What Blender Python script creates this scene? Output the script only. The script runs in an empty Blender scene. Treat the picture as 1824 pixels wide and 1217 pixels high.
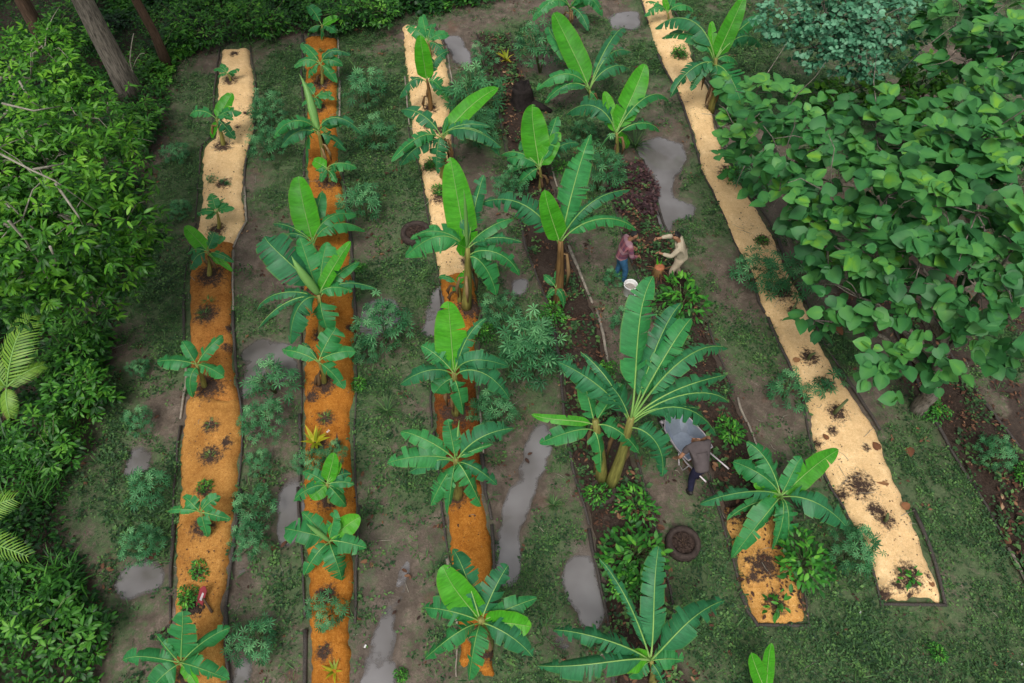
import bpy, bmesh, math, random
import numpy as np
from mathutils import Vector, Matrix

# ------------------------------------------------------------------ camera, sky, sun, exposure
S = bpy.context.scene
C = S.collection
CAM_H, PITCH, FPX = 13.0, math.radians(55), 1216.0
cd = bpy.data.cameras.new("camera"); cam = bpy.data.objects.new("camera", cd); C.objects.link(cam)
cam.location = (0, 0, CAM_H); cam.rotation_euler = (math.radians(90) - PITCH, 0, 0)
cd.sensor_width = 36; cd.lens = 24; cd.clip_start = .1; cd.clip_end = 1000
S.camera = cam
SUN_EL, SUN_ROT = math.radians(60), math.radians(195)
w = bpy.data.worlds.new("World"); S.world = w; w.use_nodes = True
nt = w.node_tree; nt.nodes.clear()
sky = nt.nodes.new("ShaderNodeTexSky"); sky.sky_type = 'NISHITA'; sky.sun_disc = False
sky.sun_elevation = SUN_EL; sky.sun_rotation = SUN_ROT; sky.dust_density = 6; sky.air_density = 1.2
hs = nt.nodes.new("ShaderNodeHueSaturation"); hs.inputs['Saturation'].default_value = .32
bg = nt.nodes.new("ShaderNodeBackground"); bg.inputs[1].default_value = .11
wo = nt.nodes.new("ShaderNodeOutputWorld")
nt.links.new(sky.outputs[0], hs.inputs['Color']); nt.links.new(hs.outputs[0], bg.inputs[0]); nt.links.new(bg.outputs[0], wo.inputs[0])
sl = bpy.data.lights.new("sun", 'SUN'); sl.energy = 1.1; sl.angle = math.radians(16); sl.color = (1, .96, .9)
so = bpy.data.objects.new("sun", sl); C.objects.link(so)
so.rotation_euler = (math.radians(90) - SUN_EL, 0, math.pi - SUN_ROT)
S.view_settings.view_transform = 'Standard'; S.view_settings.look = 'None'
S.view_settings.exposure = .42; S.view_settings.gamma = 1
S.render.engine = 'CYCLES'
S.cycles.max_bounces = 6; S.cycles.diffuse_bounces = 3; S.cycles.transmission_bounces = 3; S.cycles.glossy_bounces = 2
S.cycles.use_denoising = True

# ------------------------------------------------------------------ helpers
RNG = np.random.default_rng(7); random.seed(7)
CP = np.array([0, 0, CAM_H]); cp_, sp_ = math.cos(PITCH), math.sin(PITCH)
def ray(px, py):
    a, b = (px - 912) / FPX, -(py - 608.5) / FPX
    d = np.array([a, cp_ + b * sp_, -sp_ + b * cp_])
    return d
def G(px, py, z=0.):
    d = ray(px, py); t = (z - CAM_H) / d[2]
    return CP + d * t
def depth(p): return float(np.dot(np.asarray(p) - CP, [0, cp_, -sp_]))
def proj(p):
    q = np.asarray(p) - CP; dz = np.dot(q, [0, cp_, -sp_])
    return 912 + FPX * q[0] / dz, 608.5 - FPX * np.dot(q, [0, sp_, cp_]) / dz
def nrm(v): return v / (np.linalg.norm(v, axis=-1, keepdims=True) + 1e-9)
def _h(ix, iy, s):
    n = (ix * 374761393 + iy * 668265263 + s * 1442695041) & 0xFFFFFFFF
    n = ((n ^ (n >> 13)) * 1274126177) & 0xFFFFFFFF
    return ((n ^ (n >> 16)) & 0xFFFF) / 65535.
def vnoise(x, y, s=0):
    x = np.asarray(x, float); y = np.asarray(y, float)
    ix = np.floor(x).astype(np.int64); iy = np.floor(y).astype(np.int64); fx, fy = x - ix, y - iy
    fx = fx * fx * (3 - 2 * fx); fy = fy * fy * (3 - 2 * fy)
    a = _h(ix, iy, s); b = _h(ix + 1, iy, s); c = _h(ix, iy + 1, s); d = _h(ix + 1, iy + 1, s)
    return (a * (1 - fx) + b * fx) * (1 - fy) + (c * (1 - fx) + d * fx) * fy
def fbm(x, y, s=0, o=3):
    r = 0; a = .5; t = 0
    for k in range(o): r = r + a * vnoise(x * 2 ** k, y * 2 ** k, s + k); t += a; a *= .5
    return r / t
def inpoly(x, y, poly):
    poly = np.asarray(poly); r = np.zeros(np.shape(x), bool); j = len(poly) - 1
    for i in range(len(poly)):
        xi, yi = poly[i][:2]; xj, yj = poly[j][:2]
        c = ((yi > y) != (yj > y)) & (x < (xj - xi) * (y - yi) / (yj - yi + 1e-12) + xi); r ^= c; j = i
    return r
def wpoly(pts, z=0.): return np.array([G(a, b, z)[:2] for a, b in pts])

def mesh_np(name, V, loops, starts, mats, tint=None, uv=None, smooth=False, midx=None):
    me = bpy.data.meshes.new(name); V = np.asarray(V, np.float32)
    me.vertices.add(len(V)); me.vertices.foreach_set('co', V.ravel())
    me.loops.add(len(loops)); me.loops.foreach_set('vertex_index', np.asarray(loops, np.int32))
    me.polygons.add(len(starts)); me.polygons.foreach_set('loop_start', np.asarray(starts, np.int32))
    if midx is not None: me.polygons.foreach_set('material_index', np.asarray(midx, np.int32))
    me.update(calc_edges=True)
    me.polygons.foreach_set('use_smooth', np.full(len(starts), smooth))
    if tint is not None:
        a = me.attributes.new('tint', 'FLOAT', 'POINT'); a.data.foreach_set('value', np.asarray(tint, np.float32))
    if uv is not None:
        l = me.uv_layers.new(name='UVMap'); l.data.foreach_set('uv', np.asarray(uv, np.float32)[np.asarray(loops)].ravel())
    for m in (mats if isinstance(mats, (list, tuple)) else [mats]): me.materials.append(m)
    return me
def mesh_py(name, V, F, mats, smooth=True, **k):
    loops = []; st = []
    for f in F: st.append(len(loops)); loops.extend(f)
    return mesh_np(name, V, loops, st, mats, smooth=smooth, **k)
def ob(name, me, parent=None, loc=(0, 0, 0)):
    o = bpy.data.objects.new(name, me); C.objects.link(o); o.location = loc
    if parent is not None: o.parent = parent
    return o
def tag(o, label=None, cat=None, group=None, kind=None):
    if label: o['label'] = label
    if cat: o['category'] = cat
    if group: o['group'] = group
    if kind: o['kind'] = kind
    return o
def thing(name, loc, label, cat, group=None, rz=0, sc=1):
    o = ob(name, None, None, loc); o.rotation_euler.z = rz; o.scale = (sc,) * 3; o.empty_display_size = .1
    return tag(o, label, cat, group)
def copy_tree(o, parent=None):
    c = o.copy(); C.objects.link(c); c.parent = parent
    for ch in list(o.children): copy_tree(ch, c)
    return c
class MB:
    def __init__(s): s.V = []; s.F = []; s.T = []; s.mi = []
    def tube(s, pts, rad, n=6, tint=.5, caps=True, mi=0):
        pts = [np.asarray(p, float) for p in pts]; rings = []; N = len(pts)
        rad = [rad] * N if np.isscalar(rad) else rad
        ref = np.array([0, 0, 1.]) if abs(nrm(pts[-1] - pts[0])[2]) < .9 else np.array([1., 0, 0])
        for i, p in enumerate(pts):
            t = nrm(pts[min(i + 1, N - 1)] - pts[max(i - 1, 0)]); a = nrm(np.cross(t, ref)); b = np.cross(a, t)
            r0 = len(s.V)
            for k in range(n):
                th = 2 * math.pi * k / n; s.V.append(p + rad[i] * (a * math.cos(th) + b * math.sin(th))); s.T.append(tint)
            rings.append(r0)
        for i in range(N - 1):
            for k in range(n):
                s.F.append((rings[i] + k, rings[i] + (k + 1) % n, rings[i + 1] + (k + 1) % n, rings[i + 1] + k)); s.mi.append(mi)
        if caps:
            s.F.append(tuple(rings[0] + k for k in range(n))[::-1]); s.F.append(tuple(rings[-1] + k for k in range(n))); s.mi += [mi, mi]
        return s
    def lathe(s, prof, n=20, c=(0, 0, 0), tint=.5, mi=0):
        c = np.asarray(c, float); r0 = len(s.V)
        for r, z in prof:
            for k in range(n):
                th = 2 * math.pi * k / n; s.V.append(c + np.array([r * math.cos(th), r * math.sin(th), z])); s.T.append(tint)
        for i in range(len(prof) - 1):
            for k in range(n):
                a = r0 + i * n; s.F.append((a + k, a + (k + 1) % n, a + n + (k + 1) % n, a + n + k)); s.mi.append(mi)
        return s
    def quad(s, a, b, c, d, tint=.5, mi=0):
        i = len(s.V); s.V += [np.asarray(q, float) for q in (a, b, c, d)]; s.T += [tint] * 4; s.F.append((i, i + 1, i + 2, i + 3)); s.mi.append(mi); return s
    def build(s, name, mats, parent=None, off=(0, 0, 0), smooth=True):
        return ob(name, mesh_py(name, np.array(s.V) - np.asarray(off), s.F, mats, smooth, tint=s.T, midx=s.mi), parent)

def frames(d, n):
    y = nrm(d); x = nrm(np.cross(y, n)); z = np.cross(x, y)
    return np.stack([x, y, z], -1)
def scatter(name, tmpl, P, D, N, scl, tint, mat, parent=None, off=(0, 0, 0), width=None, smooth=True):
    TV, TF = tmpl[:2]; TV = np.asarray(TV, float); n = len(P); k = len(TV)
    R = frames(np.asarray(D, float), np.asarray(N, float))
    scl = np.broadcast_to(np.asarray(scl, float), (n,)); L = TV[None] * scl[:, None, None]
    if width is not None: L = L.copy(); L[:, :, 0] *= np.broadcast_to(width, (n,))[:, None]
    V = np.einsum('nij,nkj->nki', R, L) + np.asarray(P)[:, None, :] - np.asarray(off)
    lp = np.concatenate([np.array(f) for f in TF]); ln = np.array([len(f) for f in TF])
    loops = (lp[None] + (np.arange(n) * k)[:, None]).ravel()
    st0 = np.concatenate([[0], np.cumsum(ln)[:-1]]); starts = (st0[None] + (np.arange(n) * len(lp))[:, None]).ravel()
    t = np.repeat(np.broadcast_to(tint, (n,)), k)
    if len(tmpl) > 2: t = t + np.tile(tmpl[2], n)
    return ob(name, mesh_np(name, V.reshape(-1, 3), loops, starts, mat, t, smooth=smooth), parent)
LEAF = ([(0, 0, 0), (.30, .42, .07), (0, 1, -.10), (-.30, .42, .07), (0, .45, 0)], [(0, 1, 4), (1, 2, 4), (2, 3, 4), (3, 0, 4)])
SPECK = ([(0, 0, 0), (.34, .48, .1), (0, 1, -.05), (-.34, .48, .1)], [(0, 1, 2), (0, 2, 3)])
BLADE = ([(-.03, 0, 0), (.03, 0, 0), (.028, .5, .0), (-.028, .5, .0), (0, 1, -.22)], [(0, 1, 2, 3), (3, 2, 4)])
def heart():
    rib = [(0, 0, 0), (0, .33, .02), (0, .68, .0), (0, 1.02, -.1)]
    sd = [(.16, -.10, .03), (.42, .10, .08), (.47, .42, .09), (.27, .78, .02)]
    V = rib + sd + [(-a, b, c) for a, b, c in sd]; F = []
    for o, fl in ((4, 0), (8, 1)):
        for f in [(0, o, o + 1), (0, o + 1, o + 2, 1), (1, o + 2, o + 3, 2), (2, o + 3, 3)]: F.append(f[::-1] if fl else f)
    return V, F, np.array([.22, .20, .16, .1] + [-.05, -.07, -.07, -.03] * 2)
HEART = heart()
def ovate():
    rib = [(0, 0, 0), (0, .4, .03), (0, .75, .0), (0, 1, -.12)]
    sd = [(.17, .18, .04), (.25, .45, .07), (.17, .78, .0)]
    V = rib + sd + [(-a, b, c) for a, b, c in sd]; F = []
    for o, fl in ((4, 0), (7, 1)):
        for f in [(0, o, o + 1, 1), (1, o + 1, o + 2, 2), (2, o + 2, 3)]: F.append(f[::-1] if fl else f)
    return V, F, np.array([.12, .12, .1, .05] + [-.06, -.06, -.02] * 2)
OVATE = ovate()
def palmate(nl=7, spread=2.3):
    V = []; F = []
    for i in range(nl):
        a = (i / (nl - 1) - .5) * 2 * spread; L = 1 - .28 * abs(i / (nl - 1) - .5) * 2
        c, s = math.cos(a), math.sin(a)
        def R(x, y, z): return (x * c + y * s, -x * s + y * c, z)
        b = len(V); V += [(0, 0, 0), R(.10, .58 * L, .03), R(0, L, -.22), R(-.10, .58 * L, .03), R(0, .55 * L, -.02)]
        F += [(b, b + 1, b + 4), (b + 1, b + 2, b + 4), (b + 2, b + 3, b + 4), (b + 3, b, b + 4)]
    return V, F
PALM = palmate()

# ------------------------------------------------------------------ materials
def newmat(name):
    m = bpy.data.materials.new(name); m.use_nodes = True; t = m.node_tree; t.nodes.clear()
    out = t.nodes.new('ShaderNodeOutputMaterial'); p = t.nodes.new('ShaderNodeBsdfPrincipled')
    t.links.new(p.outputs[0], out.inputs[0]); return m, t, p, out
def nd(t, typ, **k):
    n = t.nodes.new(typ)
    for a, b in k.items():
        if hasattr(n, a): setattr(n, a, b)
        else: n.inputs[a].default_value = b
    return n
def c4(c): return (*c, 1)
def ramp(t, fac, stops):
    r = t.nodes.new('ShaderNodeValToRGB'); e = r.color_ramp.elements
    while len(e) < len(stops): e.new(.5)
    for x, (p, c) in zip(e, stops): x.position = p; x.color = c4(c) if len(c) == 3 else c
    t.links.new(fac, r.inputs[0]); return r.outputs[0]
def noise(t, scale, detail=4, rough=.6, vec=None, dist=0.):
    n = nd(t, 'ShaderNodeTexNoise'); n.inputs['Scale'].default_value = scale; n.inputs['Detail'].default_value = detail
    n.inputs['Roughness'].default_value = rough; n.inputs['Distortion'].default_value = dist
    if vec is None: vec = geo(t)
    t.links.new(vec, n.inputs['Vector']); return n.outputs['Fac']
def geo(t): return nd(t, 'ShaderNodeNewGeometry').outputs['Position']
def objc(t): return nd(t, 'ShaderNodeTexCoord').outputs['Object']
def mix(t, f, a, b, bt='MIX'):
    m = nd(t, 'ShaderNodeMix', data_type='RGBA', blend_type=bt)
    for s, v in ((0, f), (6, a), (7, b)):
        if isinstance(v, bpy.types.NodeSocket): t.links.new(v, m.inputs[s])
        else: m.inputs[s].default_value = c4(v) if isinstance(v, tuple) else v
    return m.outputs[2]
def math_(t, op, a, b=0.):
    m = nd(t, 'ShaderNodeMath', operation=op)
    for i, v in ((0, a), (1, b)):
        if isinstance(v, bpy.types.NodeSocket): t.links.new(v, m.inputs[i])
        else: m.inputs[i].default_value = v
    return m.outputs[0]
def attr(t, name): return nd(t, 'ShaderNodeAttribute', attribute_name=name).outputs['Fac']
def bump(t, p, h, s=.4, d=.02):
    b = nd(t, 'ShaderNodeBump'); b.inputs['Strength'].default_value = s; b.inputs['Distance'].default_value = d
    t.links.new(h, b.inputs['Height']); t.links.new(b.outputs[0], p.inputs['Normal'])
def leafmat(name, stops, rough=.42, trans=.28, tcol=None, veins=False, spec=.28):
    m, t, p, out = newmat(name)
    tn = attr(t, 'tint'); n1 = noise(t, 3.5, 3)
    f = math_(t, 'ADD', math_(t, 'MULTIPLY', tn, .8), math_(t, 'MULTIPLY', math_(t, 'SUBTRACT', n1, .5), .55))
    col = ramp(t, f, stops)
    if veins:
        uv = nd(t, 'ShaderNodeUVMap').outputs[0]
        sx = nd(t, 'ShaderNodeSeparateXYZ'); t.links.new(uv, sx.inputs[0])
        mp = nd(t, 'ShaderNodeMapping'); mp.inputs['Scale'].default_value = (34, 1.2, 1); t.links.new(uv, mp.inputs[0])
        vn = noise(t, 1.0, 3, .7, mp.outputs[0])
        k = nd(t, 'ShaderNodeMapRange'); k.inputs[1].default_value = .3; k.inputs[2].default_value = .7; k.inputs[3].default_value = .72; k.inputs[4].default_value = 1.25
        t.links.new(vn, k.inputs[0])
        cc = nd(t, 'ShaderNodeCombineColor'); [t.links.new(k.outputs[0], cc.inputs[i]) for i in range(3)]
        col = mix(t, 1., col, cc.outputs[0], 'MULTIPLY')
        # thin yellowing along the blade margin
        av = math_(t, 'ABSOLUTE', sx.outputs[1]); ed = nd(t, 'ShaderNodeMapRange'); ed.inputs[1].default_value = .9; ed.inputs[2].default_value = 1.0; ed.inputs[4].default_value = .45
        t.links.new(av, ed.inputs[0]); col = mix(t, ed.outputs[0], col, (.16, .24, .03))
        bump(t, p, vn, .35, .01)
    t.links.new(col, p.inputs['Base Color']); p.inputs['Roughness'].default_value = rough
    p.inputs['Specular IOR Level'].default_value = spec
    tr = nd(t, 'ShaderNodeBsdfTranslucent'); tc = mix(t, 1., col, tcol or (.9, 1.25, .35), 'MULTIPLY'); t.links.new(tc, tr.inputs[0])
    ms = nd(t, 'ShaderNodeMixShader'); ms.inputs[0].default_value = trans
    t.links.new(p.outputs[0], ms.inputs[1]); t.links.new(tr.outputs[0], ms.inputs[2]); t.links.new(ms.outputs[0], out.inputs[0])
    return m
def plain(name, col, rough=.7, var=.35, scale=12, spec=.3, bumps=.3, metal=0., stretch=None):
    m, t, p, out = newmat(name)
    v = objc(t)
    if stretch:
        mp = nd(t, 'ShaderNodeMapping'); mp.inputs['Scale'].default_value = stretch; t.links.new(v, mp.inputs[0]); v = mp.outputs[0]
    n = noise(t, scale, 5, .65, v)
    a = tuple(c * (1 - var) for c in col); b = tuple(min(1, c * (1 + var)) for c in col)
    t.links.new(ramp(t, n, [(.3, a), (.7, b)]), p.inputs['Base Color'])
    p.inputs['Roughness'].default_value = rough; p.inputs['Specular IOR Level'].default_value = spec; p.inputs['Metallic'].default_value = metal
    if bumps: bump(t, p, n, bumps, .01)
    return m
M = {}
M['ban_new'] = leafmat('banana_leaf_new', [(.1, (.045, .26, .016)), (.5, (.070, .36, .018)), (.9, (.14, .44, .035))], .4, .35, veins=True)
M['ban_mid'] = leafmat('banana_leaf_mid', [(.1, (.020, .15, .042)), (.5, (.036, .225, .062)), (.9, (.065, .31, .075))], .42, .25, veins=True)
M['ban_old'] = leafmat('banana_leaf_old', [(.1, (.018, .115, .044)), (.5, (.030, .17, .064)), (.9, (.055, .235, .085))], .45, .2, veins=True)
M['ban_roll'] = leafmat('banana_leaf_rolled', [(.1, (.16, .36, .10)), (.5, (.22, .44, .12)), (.9, (.28, .50, .18))], .4, .3)
M['midrib'] = leafmat('banana_midrib', [(.1, (.14, .30, .07)), (.5, (.22, .40, .10)), (.9, (.32, .48, .16))], .45, .05)
M['dead'] = leafmat('dead_leaf', [(.1, (.08, .045, .02)), (.5, (.20, .12, .05)), (.9, (.36, .25, .13))], .8, .15, (1, .9, .6))
M['cassava'] = leafmat('cassava_leaf', [(.05, (.020, .10, .036)), (.35, (.052, .215, .078)), (.95, (.20, .46, .19))], .5, .25, (.8, 1.2, .5))
M['shrub'] = leafmat('shrub_leaf', [(.05, (.020, .11, .018)), (.45, (.050, .23, .026)), (.95, (.16, .44, .04))], .45, .25)
M['forest'] = leafmat('forest_leaf', [(.05, (.009, .042, .009)), (.35, (.034, .14, .014)), (.65, (.095, .29, .022)), (.97, (.21, .44, .04))], .42, .3)
M['under'] = leafmat('undergrowth_leaf', [(.05, (.008, .040, .010)), (.38, (.026, .115, .016)), (.68, (.068, .24, .024)), (.97, (.17, .40, .045))], .42, .3)
M['bigleaf'] = leafmat('broad_leaf', [(.05, (.020, .095, .028)), (.4, (.042, .18, .048)), (.8, (.09, .28, .058)), (1.0, (.18, .40, .035))], .48, .22)
M['pale_leaf'] = leafmat('pale_small_leaf', [(.05, (.022, .10, .05)), (.4, (.06, .21, .11)), (.95, (.19, .42, .25))], .45, .2, (.8, 1.1, .6))
M['weed'] = leafmat('weed_leaf', [(.05, (.018, .052, .020)), (.5, (.052, .130, .040)), (.95, (.15, .29, .075))], .6, .25)
M['yellow'] = leafmat('yellow_leaf', [(.05, (.16, .22, .01)), (.5, (.34, .36, .02)), (.95, (.60, .48, .03))], .45, .25, (1.1, 1, .3))
M['red_leaf'] = leafmat('dark_red_leaf', [(.05, (.026, .014, .016)), (.5, (.058, .026, .03)), (.95, (.13, .07, .06))], .6, .1, (1, .6, .6))
M['pine'] = leafmat('pineapple_leaf', [(.05, (.05, .11, .03)), (.5, (.12, .20, .04)), (.95, (.28, .30, .07))], .5, .15)
M['palm'] = leafmat('palm_leaflet', [(.05, (.08, .20, .02)), (.5, (.17, .33, .035)), (.95, (.28, .44, .07))], .42, .25)
M['litter'] = leafmat('leaf_litter', [(.05, (.03, .016, .012)), (.45, (.10, .045, .025)), (.75, (.20, .10, .05)), (.97, (.42, .30, .18))], .8, .05, (1, .8, .6))
M['fallen'] = leafmat('fallen_leaf', [(.1, (.10, .04, .02)), (.5, (.20, .085, .035)), (.9, (.32, .16, .07))], .8, .05, (1, .8, .6))
M['log'] = plain('weathered_log', (.060, .052, .046), .85, .6, 6, .2, .6, stretch=(8, 8, 8))
M['log_pale'] = plain('pale_log', (.24, .21, .17), .85, .4, 8, .2, .5)
M['bark'] = plain('grey_bark', (.16, .14, .115), .9, .8, 7, .2, 1., stretch=(4, 4, .5))
M['bark_dark'] = plain('brown_bark', (.095, .06, .04), .9, .55, 6, .2, 1., stretch=(4, 4, .6))
M['twig'] = plain('pale_branch', (.27, .25, .20), .85, .35, 9, .2, .4)
M['stem'] = plain('green_stem', (.10, .13, .05), .7, .4, 10, .3, .2)
M['pseudo'] = plain('banana_trunk', (.19, .18, .045), .6, .55, 5, .35, .1, stretch=(5, 5, .35))
M['pseudo_brown'] = plain('banana_trunk_brown', (.15, .085, .03), .7, .6, 5, .3, .15, stretch=(5, 5, .35))
M['char'] = plain('burnt_wood', (.018, .014, .013), .9, .6, 8, .2, 1)
M['soil'] = plain('dark_soil', (.045, .03, .024), .95, .6, 22, .15, 1)

def mat_ground():
    m, t, p, out = newmat('muddy_ground')
    big = noise(t, .55, 5, .6, dist=.4); med = noise(t, 3.2, 6, .68, dist=.3); fine = noise(t, 26, 5, .7)
    mud = ramp(t, med, [(.25, (.056, .042, .032)), (.5, (.125, .098, .075)), (.75, (.25, .195, .155))])
    mud = mix(t, ramp(t, fine, [(.35, (0, 0, 0)), (.7, (.6, .6, .6))]), mud, (.05, .034, .024))
    red = ramp(t, noise(t, 1.1, 4, .6), [(.58, (0, 0, 0)), (.75, (.5, .5, .5))])
    mud = mix(t, red, mud, (.15, .062, .032))
    g = ramp(t, noise(t, 9, 6, .75), [(.2, (.028, .052, .022)), (.5, (.064, .108, .042)), (.8, (.125, .175, .075))])
    gf = math_(t, 'ADD', attr(t, 'green'), math_(t, 'MULTIPLY', math_(t, 'SUBTRACT', noise(t, 6.5, 7, .8), .5), 2.0))
    gm = nd(t, 'ShaderNodeMapRange'); gm.inputs[1].default_value = .38; gm.inputs[2].default_value = .72; gm.inputs[4].default_value = .9
    t.links.new(gf, gm.inputs[0]); col = mix(t, gm.outputs[0], mud, g)
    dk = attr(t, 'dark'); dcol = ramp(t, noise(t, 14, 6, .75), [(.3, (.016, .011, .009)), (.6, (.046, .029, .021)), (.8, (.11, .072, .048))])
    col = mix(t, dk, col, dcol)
    wet = attr(t, 'wet'); col = mix(t, math_(t, 'MULTIPLY', wet, .55), col, (.060, .044, .032))
    t.links.new(col, p.inputs['Base Color'])
    rr = nd(t, 'ShaderNodeMapRange'); rr.inputs[3].default_value = .9; rr.inputs[4].default_value = .3; t.links.new(wet, rr.inputs[0]); t.links.new(rr.outputs[0], p.inputs['Roughness'])
    p.inputs['Specular IOR Level'].default_value = .35
    bump(t, p, math_(t, 'ADD', fine, med), .5, .03); return m
def mat_mulch(name, a, b, c, spk, lowc=True):
    m, t, p, out = newmat(name)
    f = math_(t, 'ADD', math_(t, 'MULTIPLY', noise(t, 60, 3, .75), .55), math_(t, 'MULTIPLY', noise(t, 19, 4, .8), .45)); l = noise(t, 1.7, 6, .68)
    col = ramp(t, f, [(.34, a), (.5, b), (.66, c)])
    lo = ramp(t, l, [(.3, (.60, .52, .46) if lowc else (.84, .80, .76)), (.5, (.92, .90, .88)), (.68, (1.1, 1.12, 1.16))]); col = mix(t, 1., col, lo, 'MULTIPLY')
    s = ramp(t, noise(t, 17, 4, .8), [(.60, (0, 0, 0)), (.70, (spk, spk, spk))]); col = mix(t, s, col, tuple(x * .38 for x in b))
    d = math_(t, 'ADD', attr(t, 'tint'), math_(t, 'MULTIPLY', math_(t, 'SUBTRACT', noise(t, 13, 6, .8), .5), 1.5))
    dm = nd(t, 'ShaderNodeMapRange'); dm.inputs[1].default_value = .38; dm.inputs[2].default_value = .62; t.links.new(d, dm.inputs[0])
    dirt = ramp(t, noise(t, 40, 3, .8), [(.3, (.022, .015, .012)), (.7, (.085, .055, .042))])
    col = mix(t, math_(t, 'MULTIPLY', dm.outputs[0], math_(t, 'GREATER_THAN', attr(t, 'tint'), .02)), col, dirt)
    t.links.new(col, p.inputs['Base Color']); p.inputs['Roughness'].default_value = .95; p.inputs['Specular IOR Level'].default_value = .1
    bump(t, p, f, .8, .025); return m
M['rusttan'] = mat_mulch('rusty_sawdust', (.16, .056, .014), (.37, .155, .036), (.56, .28, .08), .9)
M['ground'] = mat_ground()
M['pale'] = mat_mulch('pale_sawdust', (.62, .40, .18), (.82, .56, .28), (.92, .71, .42), .35, False)
M['orange'] = mat_mulch('orange_sawdust', (.23, .075, .010), (.40, .15, .022), (.58, .28, .06), .6)
M['tan'] = mat_mulch('tan_sawdust', (.29, .12, .028), (.46, .22, .055), (.63, .35, .11), .5)
M['rust'] = mat_mulch('rust_sawdust', (.085, .026, .008), (.20, .065, .014), (.33, .13, .03), .7)
M['dark_mulch'] = mat_mulch('dark_mulch', (.017, .012, .010), (.042, .030, .024), (.10, .074, .055), .7)
def mat_water():
    m, t, p, out = newmat('muddy_water')
    n = noise(t, .9, 3, .5)
    t.links.new(ramp(t, n, [(.35, (.12, .110, .103)), (.65, (.21, .200, .198))]), p.inputs['Base Color'])
    p.inputs['Roughness'].default_value = .025; p.inputs['Specular IOR Level'].default_value = .75; p.inputs['IOR'].default_value = 1.5
    bump(t, p, noise(t, 6, 2, .5), .03, .01)
    tr = nd(t, 'ShaderNodeBsdfTransparent'); ms = nd(t, 'ShaderNodeMixShader')
    fa = math_(t, 'ADD', attr(t, 'tint'), math_(t, 'MULTIPLY', math_(t, 'SUBTRACT', noise(t, 2.6, 6, .75), .5), 1.7)); mr = nd(t, 'ShaderNodeMapRange'); mr.inputs[1].default_value = -.05; mr.inputs[2].default_value = .62; mr.inputs[4].default_value = .93
    t.links.new(fa, mr.inputs[0]); t.links.new(mr.outputs[0], ms.inputs[0]); t.links.new(tr.outputs[0], ms.inputs[1]); t.links.new(p.outputs[0], ms.inputs[2]); t.links.new(ms.outputs[0], out.inputs[0]); return m
M['water'] = mat_water()

# ------------------------------------------------------------------ ground, puddles
BEDS = {
 'b1': [(85, 393, 443), (150, 386, 453), (210, 383, 453), (248, 378, 450), (262, 360, 440), (300, 357, 434), (345, 356, 433), (400, 350, 437), (430, 342, 414), (500, 333, 412), (600, 332, 415), (680, 334, 420), (740, 325, 430), (800, 318, 430), (860, 315, 425), (950, 310, 412), (1000, 307, 410), (1060, 308, 400), (1120, 306, 400), (1217, 300, 402), (1270, 298, 404)],
 'b2': [(64, 541, 601), (150, 541, 602), (240, 546, 602), (300, 545, 606), (360, 546, 614), (430, 543, 625), (500, 540, 629), (600, 538, 632), (700, 540, 632), (780, 540, 627), (850, 537, 632), (900, 537, 635), (950, 542, 632), (1050, 545, 628), (1100, 547, 627), (1217, 548, 622), (1270, 550, 622)],
 'b3': [(45, 712, 772), (80, 719, 792), (140, 725, 801), (200, 730, 803), (250, 734, 805), (300, 750, 810), (350, 758, 812), (400, 766, 818), (440, 773, 824), (490, 782, 842), (545, 790, 855), (600, 780, 852), (700, 771, 850), (760, 775, 855), (880, 790, 862), (950, 797, 874), (1000, 802, 878), (1050, 812, 872), (1120, 815, 876), (1200, 818, 882)],
 'b4': [(60, 850, 905), (200, 890, 955), (320, 915, 985), (440, 937, 1010), (560, 985, 1062), (650, 1000, 1082), (750, 1007, 1108), (850, 1026, 1140), (950, 1056, 1168), (1100, 1085, 1198), (1250, 1098, 1225)],
 'b5': [(285, 1085, 1142), (360, 1096, 1168), (440, 1115, 1196), (520, 1150, 1240), (600, 1180, 1264), (700, 1212, 1305), (780, 1242, 1340), (850, 1266, 1365), (900, 1286, 1385), (940, 1294, 1392), (1000, 1310, 1415), (1050, 1322, 1431), (1090, 1335, 1437), (1112, 1352, 1437)],
 'b6': [(-25, 1133, 1172), (0, 1143, 1185), (60, 1160, 1225), (120, 1185, 1240), (160, 1205, 1265), (215, 1228, 1272), (260, 1240, 1287), (300, 1251, 1306), (350, 1275, 1336), (400, 1296, 1370), (440, 1316, 1388), (500, 1345, 1412), (540, 1356, 1436), (600, 1385, 1457), (640, 1405, 1481), (700, 1430, 1521), (740, 1438, 1550), (790, 1447, 1575), (850, 1473, 1597), (900, 1501, 1620), (950, 1530, 1641), (1000, 1550, 1660), (1075, 1574, 1682)],
 'b7': [(560, 1585, 1640), (700, 1645, 1737), (800, 1697, 1815), (900, 1760, 1880), (1000, 1812, 1952), (1100, 1860, 2020)],
}
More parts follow.
